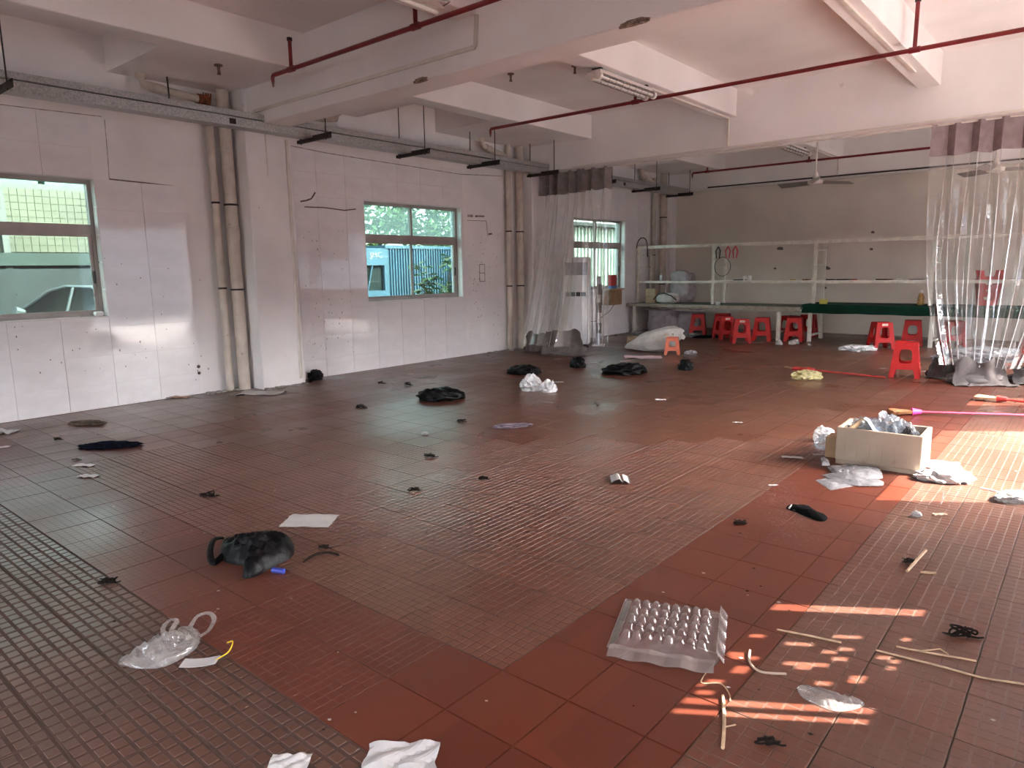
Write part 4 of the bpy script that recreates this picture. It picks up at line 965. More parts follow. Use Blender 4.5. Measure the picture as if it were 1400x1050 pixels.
# ------------------------------------------------------------------ foam box with plastics
FOAM = pm('white_foam', (0.37, 0.29, 0.222), 0.8, 0.08, 5, 0.15, 60, spots=((0.30, 0.225, 0.165), 8, 0.64))
CLEAR = film('crumpled_clear', (0.88, 0.90, 0.93), 0.14, 0.32, (0.32, 0.335, 0.36), 0.12, 0.8, 14)
fbx = thing('foam_box', (-1.446, 5.552, 0), 'dirty white foam box full of plastic film in the right foreground', 'box', rz=R(1))
BW, BD, BH, BT = 0.575, 0.40, 0.285, 0.03
def wallp(nm, x0, x1, y0, y1): bevel(MB().box(x0, x1, y0, y1, 0.03, BH).build(nm, FOAM, fbx), 0.008)
MB().box(0.005, BW-0.005, 0.005, BD-0.005, 0, 0.03).build('bottom', FOAM, fbx)
wallp('front_wall', 0, BW, 0, BT); wallp('back_wall', 0, BW, BD-BT, BD); wallp('end_wall', 0, BT, BT, BD-BT); wallp('end_wall', BW-BT, BW, BT, BD-BT)
for i in range(6): MB().box(0.06+i*0.085, 0.066+i*0.085, -0.004, 0.001, 0.06, 0.17).build('rib', FOAM, fbx)
for i, (x, y, w, h) in enumerate(((-1.31, 5.77, 0.17, 0.17), (-1.16, 5.80, 0.22, 0.205), (-1.05, 5.76, 0.20, 0.18), (-1.20, 5.72, 0.16, 0.17), (-0.985, 5.80, 0.10, 0.12))):
    crumple('plastic_film', (x, y, 0.14), (w, 0.14, h), CLEAR, ('leftmost', 'tallest', 'right hand', 'frontmost', 'smallest')[i]+' crumpled clear film in the foam box', 'plastic', 40+i, 2.6, 0.6, i*0.9, 'plastic film in the foam box')
t = thing('cardboard_tube', (-1.37, 5.66, 0.26), 'brown cardboard tube leaning over the rim of the foam box', 'tube'); MB().tube([(0, -0.04, 0.0), (0.06, 0.12, 0.06)], 0.018, 10).build('tube', CARD, t)
t = thing('film_strip', (-1.29, 5.64, 0.29), 'pale blue film strip in the foam box', 'plastic'); MB().sheet(lambda u, v: (0.02+0.09*u, 0.01-0.07*v, 0.075-0.09*u+0.01*math.sin(u*6)), 6, 2, 0.002).build('strip', pm('pale_blue_film', (0.38, 0.50, 0.70), 0.3), t)
crumple('black_scrap', (-0.985, 5.66, 0.24), (0.05, 0.05, 0.08), BLACK, 'black scrap at the right end of the foam box', 'scrap', 50)
t = thing('cardboard_flap', (-1.56, 5.70, 0), 'brown cardboard piece standing behind the left end of the foam box', 'cardboard'); MB().box(0, 0.10, 0, 0.16, 0, 0.165).build('panel', CARD, t)
crumple('plastic_film', (-1.60, 5.98, 0), (0.15, 0.13, 0.11), CLEAR, 'crumpled clear film behind the brown cardboard piece', 'plastic', 61, 2.6, 0.6, 0.5)
def shape(name, pts, h, mat, label=None, cat=None, group=None, parent=None, seed=0, wr=0.35, z0=0.0, origin=None, rings=12, n=72, freq=9.0, flat=False, sharp=False):
    """soft thing of a given plan outline (metres on the floor), swelling to height h with ridged folds; closed mesh"""
    P = [Vector((x, y, 0)) for x, y in pts]; k = len(P); ol = []
    for i in range(n):
        u = i*k/n; a = int(u); f = u-a; p0, p1, p2, p3 = P[(a-1) % k], P[a % k], P[(a+1) % k], P[(a+2) % k]
        ol.append(p1*(1-f)+p2*f if sharp else 0.5*((2*p1)+(p2-p0)*f+(2*p0-5*p1+4*p2-p3)*f*f+(3*p1-p0-3*p2+p3)*f**3))
    c = sum(P, Vector())/k; o0 = Vector(origin) if origin else c; top = []
    for r_ in range(rings):
        rr = 1-(r_/rings)
        for p in ol:
            q = c+(p-c)*rr; e = max(0.0, 1-rr**2.2)
            z = h*(e**0.5)*(0.75+0.5*n3(q.x*freq*.45, q.y*freq*.45, seed))+h*wr*e*(0.5-abs(n3(q.x*freq*1.5+3, q.y*freq*1.5, seed+4)))*1.6
            top.append(Vector((q.x-o0.x, q.y-o0.y, z0+max(0.0015, z)+0.0015*(1-rr))))
    m = MB(); V = top+[Vector((c.x-o0.x, c.y-o0.y, z0+h*0.9))]+[Vector((p.x-o0.x, p.y-o0.y, z0+0.0005)) for p in ol]
    F = [(a*n+b, a*n+(b+1) % n, (a+1)*n+(b+1) % n, (a+1)*n+b) for a in range(rings-1) for b in range(n)]
    L0 = (rings-1)*n; ci = rings*n; bb = ci+1
    F += [(L0+b, L0+(b+1) % n, ci) for b in range(n)]+[(bb+b, bb+(b+1) % n, (b+1) % n, b) for b in range(n)]+[tuple(range(bb+n-1, bb-1, -1))]
    m.add(V, F); o = m.build(name, mat, parent, smooth=not flat, label=label, cat=cat, group=group)
    if not parent: o.location = o0
    return o
OL_BAG = [(-3.627, 1.772), (-3.646, 1.863), (-3.579, 1.968), (-3.467, 2.046), (-3.368, 2.058), (-3.242, 1.991), (-3.183, 1.931), (-3.161, 1.862), (-3.143, 1.778), (-3.116, 1.685), (-3.152, 1.64), (-3.222, 1.695), (-3.251, 1.744), (-3.339, 1.696), (-3.455, 1.688)]
OL_BAGH = [(-3.627, 1.785), (-3.612, 1.73), (-3.544, 1.676), (-3.472, 1.637), (-3.421, 1.629), (-3.456, 1.695)]
OL_CLR = [(-2.819, 0.928), (-2.807, 0.979), (-2.828, 1.05), (-2.83, 1.115), (-2.852, 1.192), (-2.858, 1.225), (-2.813, 1.248), (-2.735, 1.214), (-2.679, 1.168), (-2.655, 1.1), (-2.647, 1.034), (-2.694, 0.976), (-2.748, 0.947)]
OL_CLH1 = [(-2.841, 1.226), (-2.886, 1.278), (-2.87, 1.322), (-2.807, 1.315), (-2.75, 1.261), (-2.744, 1.219)]
OL_CLH2 = [(-2.817, 1.114), (-2.894, 1.136), (-2.936, 1.18), (-2.923, 1.21), (-2.882, 1.169), (-2.82, 1.128)]
OL_SOCK = [(-1.379, 4.287), (-1.393, 4.361), (-1.361, 4.381), (-1.306, 4.415), (-1.253, 4.384), (-1.188, 4.311), (-1.139, 4.29), (-1.129, 4.213), (-1.162, 4.188), (-1.231, 4.211), (-1.31, 4.258)]
OL_ST1 = [(-1.375, 4.362), (-1.362, 4.372), (-1.356, 4.272), (-1.37, 4.286)]
OL_ST2 = [(-1.343, 4.387), (-1.329, 4.393), (-1.324, 4.268), (-1.338, 4.273)]
OL_S0 = [(-1.424, 5.01), (-1.345, 5.178), (-1.169, 5.047), (-1.273, 4.834)]
OL_S1 = [(-1.422, 5.148), (-1.332, 5.358), (-1.191, 5.379), (-1.031, 5.229), (-1.018, 5.127), (-1.152, 5.025), (-1.292, 5.031)]
OL_S2 = [(-1.446, 5.361), (-1.368, 5.492), (-1.22, 5.501), (-1.095, 5.452), (-1.054, 5.291), (-1.175, 5.12), (-1.339, 5.156)]
OL_S3 = [(-1.432, 5.401), (-1.315, 5.483), (-1.129, 5.37), (-1.192, 5.186), (-1.309, 5.179)]
OL_S4 = [(-1.362, 5.472), (-1.258, 5.503), (-1.126, 5.514), (-1.074, 5.357), (-1.174, 5.308), (-1.272, 5.317)]
OL_S5 = [(-1.53, 5.481), (-1.464, 5.469), (-1.423, 5.348), (-1.47, 5.312)]
OL_FILM = [(-0.704, 2.403), (-0.7, 2.43), (-0.641, 2.444), (-0.568, 2.447), (-0.506, 2.469), (-0.497, 2.432), (-0.551, 2.355), (-0.613, 2.348), (-0.674, 2.362)]
PLS = film('plastic_sheet_grey', (0.80, 0.80, 0.82), 0.12, 0.5, (0.30, 0.30, 0.32), 0.2, 0.5, 9)
for i, (ol_, nm) in enumerate(((OL_S0, 'frontmost'), (OL_S1, 'widest'), (OL_S2, 'long rear'), (OL_S3, 'middle'), (OL_S4, 'right hand top'), (OL_S5, 'small rear left'))):
    shape('plastic_sheet', ol_, 0.010+0.008*(i % 3), PLS, nm+' grey plastic sheet in the loose pile before the foam box', 'plastic', 'plastic sheets before the foam box', seed=i*3, wr=0.8, z0=0.006*i, freq=14, n=48, rings=8, flat=True, sharp=True)
t = thing('plastic_disc', (-0.80, 5.93, 0), 'round clear plastic lid right of the foam box', 'lid'); MB().lathe([(0.13, 0.002), (0.14, 0.006), (0.135, 0.012), (0.12, 0.008), (0.01, 0.008)], 28).build('disc', PLS, t)

# brooms and mops
HRED = pm('broom_red', (0.42, 0.03, 0.025), 0.45, 0.25, 20); HPINK = pm('mop_pink', (0.52, 0.04, 0.10), 0.4, 0.3, 30); PINK = pm('bright_pink', (0.75, 0.06, 0.32), 0.5)
WOOD = pm('pale_wood', (0.46, 0.31, 0.19), 0.7, 0.2, 18); STRAW = pm('straw_fibre', (0.36, 0.16, 0.06), 0.8, 0.4, 20); TWIG = pm('dark_twig', (0.014, 0.010, 0.008), 0.9, 0.3, 20, spec=0.1)
def broom(p0, p1, label, hmat, bmat, collar=None, hl=0.22, hw=0.16):
    p0, p1 = Vector(p0), Vector(p1); d = (p1-p0).normalized(); s = Vector((-d.y, d.x, 0)); t = thing('broom', p0, label, 'broom', 'brooms on the floor')
    MB().tube([Vector((0, 0, 0.03)), p1-p0+Vector((0, 0, 0.0))], 0.012, 8).build('handle', hmat, t)
    m = MB(); m.sheet(lambda u, v: -d*hl*u+s*(v-.5)*hw*(0.35+0.65*u)+Vector((0, 0, 0.03+0.012*math.sin(v*25)*u)), 6, 12, 0.03); m.build('bristles', bmat, t)
    if collar: autosmooth(MB().tube([d*-0.02+Vector((0, 0, .03)), d*0.07+Vector((0, 0, .03))], [0.04, 0.022], 10).build('collar', collar, t))
    return t
broom((-1.33, 7.84, 0.005), (-0.35, 8.43, 0.018), 'broom with pink handle and orange bristles behind the foam box', HPINK, STRAW, PINK)
broom((-0.74, 9.12, 0.005), (0.3, 9.02, 0.018), 'red handled broom at the right edge behind the pink one', HRED, WOOD, HRED)
broom((-3.08, 10.24, 0.005), (-2.09, 10.17, 0.018), 'red broom with yellow bag on its head left of the front stool', HRED, HRED, HRED)
def stick(pts, r, mat, label, name='twig', cat='twig', grp='twigs on the floor'):
    t = thing(name, (pts[0][0], pts[0][1], 0), label, cat, grp); o = Vector((pts[0][0], pts[0][1], 0))
    MB().tube(spline([Vector((p[0], p[1], p[2] if len(p) > 2 else r))-o for p in pts]), r, 6).build('stem', mat, t); return t
stick([(-3.50, 10.46), (-3.30, 10.42)], 0.012, WOOD, 'short pale stick left of the red broom')
s_ = stick([(-0.891, 2.19), (-0.83, 2.06), (-0.779, 1.93)], 0.006, WOOD, 'brown bark stick crossing the front sun strips'); MB().tube([(0.075, -0.16, .006), (0.10, -0.13, .01)], 0.003, 5).build('side_shoot', WOOD, s_)
stick([(-0.905, 2.767), (-0.78, 2.80), (-0.668, 2.823)], 0.0045, WOOD, 'thin stick in the dappled sunlight')
stick([(-0.548, 2.849), (-0.33, 2.875), (-0.20, 2.885), (-0.081, 2.928), (0.05, 2.95)], 0.004, WOOD, 'long pale straw reaching the right edge')
s_ = stick([(-0.492, 2.928), (-0.40, 2.95), (-0.233, 3.001)], 0.004, WOOD, 'forked straw above the long pale straw'); MB().tube([(0.08, .02, .004), (0.14, .07, .012), (.17, .06, .004)], 0.003, 5).build('side_shoot', WOOD, s_)
stick([(-0.604, 3.717), (-0.573, 4.0, 0.03)], 0.008, WOOD, 'short wooden stick beside the dark tuft'); stick([(-0.55, 3.75), (-0.49, 3.78)], 0.006, WOOD, 'tiny wood chip right of the short wooden stick')
stick([(-0.926, 2.528, .012), (-0.90, 2.46), (-0.842, 2.421), (-0.764, 2.465)], 0.005, pm('tape_tan', (0.42, 0.30, 0.22), 0.6), 'curled tan tape near the clear tray', 'tape_curl', 'tape')
stick([(-1.0, 2.29), (-0.985, 2.22), (-0.93, 2.26), (-0.88, 2.22), (-0.86, 2.18)], 0.0025, WOOD, 'loose thread below the clear tray', 'thread', 'thread')
stick([(-3.069, 1.932), (-3.09, 2.02, .012), (-3.06, 2.08, .012), (-3.0, 2.104)], 0.006, TWIG, 'dark curved twig right of the large black bag')
stick([(-0.646, 4.953), (-0.64, 4.96, 0.09)], 0.003, WHITEP, 'white cotton bud standing in the sunlight edge', 'cotton_bud', 'cotton bud')
stick([(-0.50, 5.48), (-0.33, 5.44)], 0.004, WHITEP, 'white thread on the sunlit tiles', 'thread', 'thread')
t = thing('blue_stub', (-3.062, 1.779, 0), 'small blue cap in front of the large black bag', 'cap'); autosmooth(MB().tube([(-0.03, -0.01, 0.014), (0.03, 0.015, 0.014)], 0.014, 12).build('cap', pm('cap_blue', (0.03, 0.05, 0.30), 0.4), t))
t = thing('paper_tag', (-2.56, 1.13, 0), 'white paper tag with a yellow tie at the front left', 'tag', rz=R(42)); PAPER = pm('white_paper', (0.45, 0.425, 0.41), 0.8, 0.06, 8)
MB().sheet(lambda u, v: (-0.07+0.14*u, -0.03+0.06*v, 0.004+0.025*(u-.3)**2), 8, 3, 0.002).build('card', PAPER, t)
MB().tube(spline([(0.06, 0.0, 0.014), (0.10, 0.03, 0.03), (0.10, 0.08, 0.045), (0.07, 0.10, 0.03)]), 0.003, 5).build('tie', pm('tie_yellow', (0.65, 0.48, 0.02), 0.5), t, label='yellow plastic tie')
for x, y, lb in ((-0.725, 4.626, 'white foam crumb near the sun patch'), (-4.673, 13.585, 'white torn cup on the floor before the bench'), (-4.467, 13.714, 'left white crumb right of the torn cup'), (-4.452, 13.88, 'upper white crumb right of the torn cup'), (-4.165, 13.749, 'right white crumb before the middle post')):
    s = 0.09 if 'cup' in lb else 0.034
    crumple('foam_crumb', (x, y, 0), (s*1.3, s, s), PAPER, lb, 'crumb', int(x*-100) % 37, 1.5, 0.3, 0, 'white crumbs', 2)

# clear egg tray, upside down
TRAYM = film('clear_tray', (0.92, 0.90, 0.89), 0.16, 0.09, (0.86, 0.80, 0.78), 0.08, 0.0, 20)
et = thing('egg_tray', (-1.262, 2.487, 0), 'clear plastic egg tray lying upside down in the foreground', 'tray', rz=R(21))
nx_, ny_ = 8, 5; TW, TD = 0.395, 0.40
def trayf(u, v):
    e = min(u, 1-u, v*1.0, 1-v)*1.0; edge = min(1, e/0.07)
    cu, cv = (u-.07)/.86*nx_, (v-.07)/.86*ny_
    b = 0.0
    if .07 < u < .93 and .07 < v < .93: b = (abs(math.sin(math.pi*cu))**.55)*(abs(math.sin(math.pi*cv))**.55)
    return Vector(((u-.5)*TW*(1.06-0.06*edge), (v-.5)*TD*(1.06-0.06*edge), 0.004+0.022*edge+0.026*b))
m = MB(); m.grid(trayf, 96, 70); autosmooth(m.build('cups', TRAYM, et), 50)
rim = [(-.5, -.5), (.5, -.5), (.5, .5), (-.5, .5)]
MB().tube([(a*TW*1.07, b*TD*1.07, 0.006) for a, b in rim], 0.0035, 6, closed=True).build('rim', TRAYM, et)
m = MB(); m.sheet(lambda u, v: ((u-.5)*TW*1.02, -TD*.53-0.075*v, 0.02-0.012*v+0.004*math.sin(u*20)), 20, 4, 0.0012); m.build('hinged_lid', TRAYM, et)
m = MB(); m.sheet(lambda u, v: (TW*.52+0.03*v, (u-.5)*TD*1.0, 0.045-0.04*v+0.006*math.sin(u*25)*v), 20, 4, 0.0012); m.build('side_flap', TRAYM, et)

# ------------------------------------------------------------------ litter
KBAG = pm('black_bag_plastic', (0.004, 0.004, 0.005), 0.42, 0.3, 12, 0.5, 30, spec=0.15)
CBAG = film('white_clear_bag', (0.86, 0.88, 0.88), 0.1, 0.62, (0.80, 0.80, 0.80), 0.15, 0.6, 12)
TBAG = film('see_through_bag', (0.90, 0.88, 0.87), 0.08, 0.20, (0.62, 0.57, 0.54), 0.15, 0.6, 14)
LM = {'K': KBAG, 'C': CBAG, 'T': TBAG, 'N': pm('navy_cloth', (0.006, 0.007, 0.014), 0.95, 0.3, 20, spec=0.05), 'B': pm('brown_cloth', (0.13, 0.085, 0.06), 0.9, 0.4, 20), 'P': pm('purple_grey_cloth', (0.17, 0.13, 0.16), 0.9, 0.3, 20),
      'S': pm('black_cloth', (0.004, 0.004, 0.004), 0.95, 0.3, 20, spec=0.05), 'Y': film('yellow_bag', (0.8, 0.75, 0.45), 0.15, 0.75, (0.62, 0.55, 0.27), 0.2, 0.6, 14), 'G': pm('grey_film', (0.36, 0.36, 0.37), 0.4, 0.2, 10), 'W': pm('tissue_white', (0.46, 0.45, 0.44), 0.9, 0.06, 12)}
PAPERP = pm('pink_paper', (0.66, 0.50, 0.52), 0.8, 0.06, 8); PAPERB = pm('brown_paper', (0.44, 0.29, 0.20), 0.8, 0.15, 8)
LITTER = [
    ('bag', 'plastic_bag', 'large crumpled black plastic bag near the front left beside a white paper', 'bag', -3.283, 1.765, 0.430, 'K'),
    ('bag', 'plastic_bag', 'black plastic bag with a looped handle below the middle window', 'bag', -5.863, 5.665, 0.432, 'K'),
    ('bag', 'plastic_bag', 'small black plastic bag left of the white bag by the curtain', 'bag', -6.345, 7.814, 0.384, 'K'),
    ('ball', 'plastic_bag', 'round black bundle in front of the left curtain hem', 'bag', -6.087, 8.823, 0.192, 'K'),
    ('bag', 'plastic_bag', 'wide black plastic bag in front of the white sack', 'bag', -5.143, 8.636, 0.484, 'K'),
    ('ball', 'plastic_bag', 'small black bundle right of the white sack', 'bag', -4.632, 9.519, 0.185, 'K'),
    ('ball', 'plastic_bag', 'small black lump at the foot of the nearest column', 'bag', -8.44, 5.70, 0.169, 'K'),
    ('bag', 'plastic_bag', 'crumpled clear white bag near the middle black bags', 'bag', -5.368, 6.753, 0.220, 'C'),
    ('bag', 'plastic_bag', 'smaller clear bag touching the crumpled clear white bag', 'bag', -5.125, 6.795, 0.163, 'C'),
    ('film', 'plastic_bag', 'long see-through plastic bag lying at the front left', 'bag', -2.756, 1.100, 0.355, 'T'),
    ('film', 'plastic_film', 'thin whitish plastic film scrap in the front sunlight strip', 'plastic', -0.583, 2.373, 0.197, 'T'),
    ('paper', 'paper_sheet', 'flat white paper beside the large black bag', 'paper', -3.574, 2.315, 0.304, (0.7, 0.1)),
    ('paper', 'paper_sheet', 'folded white paper in the middle of the floor', 'paper', -2.512, 4.175, 0.136, (1.3, 0.9)),
    ('paper', 'paper_sheet', 'small white paper scrap right of the white bag', 'paper', -3.757, 7.109, 0.126, (0.6, 0.6)),
    ('paper', 'paper_sheet', 'pale paper strip behind the crumpled clear bag', 'paper', -5.510, 7.421, 0.255, (0.35, 0.1)),
    ('paper', 'paper_sheet', 'white paper sheet at the foot of the nearest column', 'paper', -8.032, 4.614, 0.556, (0.5, 0.3)),
    ('paper', 'paper_sheet', 'pink paper lying in front of the white sack', 'paper', -5.836, 10.391, 0.619, (0.5, 0.4)),
    ('paper', 'paper_sheet', 'tiny white paper strip left of the pink paper', 'paper', -5.838, 9.821, 0.179, (0.4, 0.2)),
    ('paper', 'paper_sheet', 'curled white paper cut by the bottom edge, right one', 'paper', -1.518, 1.246, 0.225, (0.8, 1.2)),
    ('paper', 'paper_sheet', 'pale paper cut by the bottom edge, left one', 'paper', -1.785, 1.026, 0.124, (0.7, 1.0)),
    ('paper', 'paper_sheet', 'pale paper at the left edge by the window wall', 'paper', -8.088, 1.888, 0.243, (0.8, 1.2)),
    ('paper', 'paper_sheet', 'pink scrap at the left edge below the pale paper', 'paper', -7.387, 1.705, 0.117, (0.5, 0.5)),
    ('paper', 'paper_sheet', 'narrow white paper scrap on the left floor, upper one', 'paper', -6.112, 1.931, 0.176, (0.35, 0.6)),
    ('paper', 'paper_sheet', 'narrow white paper scrap on the left floor, lower one', 'paper', -5.743, 1.835, 0.144, (0.5, 0.8)),
    ('paper', 'paper_sheet', 'torn paper scrap left of the foam box', 'paper', -1.750, 5.508, 0.156, (0.3, 0.5)),
    ('paper', 'paper_sheet', 'small torn paper scrap by the cardboard flap', 'paper', -1.614, 5.720, 0.088, (0.4, 0.4)),
    ('paper', 'paper_sheet', 'small white paper scrap left of the plastic sheets', 'paper', -1.614, 4.709, 0.066, (0.4, 0.3)),
    ('paper', 'paper_sheet', 'white paper scrap lit by sun right of the foam box', 'paper', -0.734, 6.063, 0.089, (0.4, 0.3)),
    ('paper', 'paper_sheet', 'brown paper scrap right of the striped sock', 'paper', -0.621, 4.738, 0.088, (0.4, 0.4)),
    ('paper', 'paper_sheet', 'white stick of card under the front red stool row', 'paper', -5.140, 13.611, 0.289, (0.35, 0.4)),
    ('paper', 'paper_sheet', 'beige wall scrap at the foot of the leftmost window wall', 'paper', -8.594, 3.839, 0.271, (0.4, 0.9)),
    ('paper', 'paper_sheet', 'white scrap below the middle window near the wall', 'paper', -7.673, 6.819, 0.086, (0.6, 0.4)),
    ('paper', 'paper_sheet', 'white scrap left of the front red stool', 'paper', -2.331, 11.168, 0.096, (0.4, 0.3)),
    ('paper', 'paper_sheet', 'white scrap right of the front red stool', 'paper', -1.792, 11.178, 0.103, (0.4, 0.3)),
    ('paper', 'paper_sheet', 'tiny white scrap beside the round black bundle', 'paper', -6.162, 9.388, 0.118, (0.5, 0.4)),
    ('paper', 'paper_sheet', 'white scrap in front of the left curtain hem', 'paper', -6.928, 9.437, 0.099, (0.7, 0.6)),
    ('paper', 'paper_sheet', 'white ring shaped scrap on the middle right floor', 'paper', -2.592, 6.477, 0.092, (0.3, 0.3)),
    ('paper', 'paper_sheet', 'small white scrap left of the folded paper track', 'paper', -4.226, 6.502, 0.058, (0.4, 0.2)),
    ('rag', 'cloth_rag', 'dark navy cloth strip on the left floor by the window wall', 'cloth', -6.590, 2.299, 0.336, 'N'),
    ('rag', 'cloth_rag', 'brown rag on the left floor near the tiled wall', 'cloth', -7.846, 2.550, 0.255, 'B'),
    ('rag', 'cloth_rag', 'grey purple rag in the middle of the floor', 'cloth', -4.239, 5.031, 0.254, 'P'),
    ('rag', 'striped_sock', 'black sock with white stripes in front of the foam box', 'sock', -1.244, 4.258, 0.250, 'S'),
    ('rag', 'cloth_rag', 'dark cloth under the left curtain bench end', 'cloth', -6.390, 14.064, 0.376, 'N'),
    ('tuft', 'hair_tie', 'black hair tie tangle at the front left', 'hair tie', -3.626, 1.187, 0.116, 'K'),
    ('tuft', 'hair_tie', 'black tangle of cord below the left floor scraps', 'cord', -4.555, 2.160, 0.150, 'K'),
    ('tuft', 'hair_tie', 'dark cord knot left of the middle floor', 'cord', -3.510, 3.098, 0.111, 'K'),
    ('tuft', 'hair_tie', 'dark cord knot above the middle floor', 'cord', -4.074, 3.792, 0.131, 'K'),
    ('tuft', 'hair_tie', 'dark cord knot left of the purple rag', 'cord', -4.802, 4.903, 0.117, 'K'),
    ('tuft', 'hair_tie', 'dark twist of cord right of the middle floor knots', 'cord', -3.310, 3.591, 0.106, 'K'),
    ('tuft', 'hair_tie', 'dark cord below the middle window by the wall, left one', 'cord', -7.353, 5.991, 0.139, 'K'),
    ('tuft', 'hair_tie', 'dark cord below the middle window by the wall, right one', 'cord', -6.963, 6.116, 0.156, 'K'),
    ('tuft', 'hair_tie', 'dark cord on the smooth tile band', 'cord', -6.216, 4.760, 0.163, 'K'),
    ('tuft', 'hair_tie', 'dark cord knot in front of the striped sock', 'cord', -1.509, 3.850, 0.103, 'K'),
    ('tuft', 'hair_tie', 'dark tuft beside the short wooden stick', 'cord', -0.621, 3.846, 0.097, 'K'),
    ('tuft', 'hair_tie', 'dark bow of cord at the right edge of the floor', 'cord', -0.308, 3.174, 0.161, 'K'),
    ('tuft', 'hair_tie', 'large dark knotted cord at the bottom right', 'cord', -0.677, 2.042, 0.102, 'K'),
    ('tuft', 'hair_tie', 'small dark cord above the large black bag tail', 'cord', -3.149, 2.115, 0.081, 'K'),
    ('tuft', 'hair_tie', 'white thread tangle left of the purple rag', 'thread', -4.697, 4.317, 0.095, 'W'),
    ('tuft', 'hair_tie', 'dark scrap at the left edge of the floor', 'cord', -7.296, 2.108, 0.109, 'K'),
    ('tuft', 'hair_tie', 'brown scrap above the white paper scraps', 'cord', -6.340, 1.949, 0.084, 'B'),
    ('bag', 'plastic_bag', 'grey plastic film on the floor under the green bench', 'bag', -3.217, 13.351, 0.545, 'C'),
    ('bag', 'plastic_bag', 'yellow plastic bag on the red broom head', 'bag', -2.912, 9.598, 0.314, 'Y'),
    ('bag', 'plastic_bag', 'grey plastic scrap right of the orange stool', 'bag', -5.403, 11.286, 0.179, 'G'),
    ('bag', 'plastic_bag', 'white crumpled tissue in the sunlight beside the foam box', 'tissue', -0.721, 5.558, 0.298, 'W'),
    ('bag', 'plastic_bag', 'white crumpled tissue at the right edge of the sunlight', 'tissue', -0.303, 5.323, 0.206, 'W'),
    ('bag', 'plastic_bag', 'clear plastic scrap left of the foam box corner', 'bag', -1.718, 6.214, 0.139, 'C'),
]
CORDS = {}
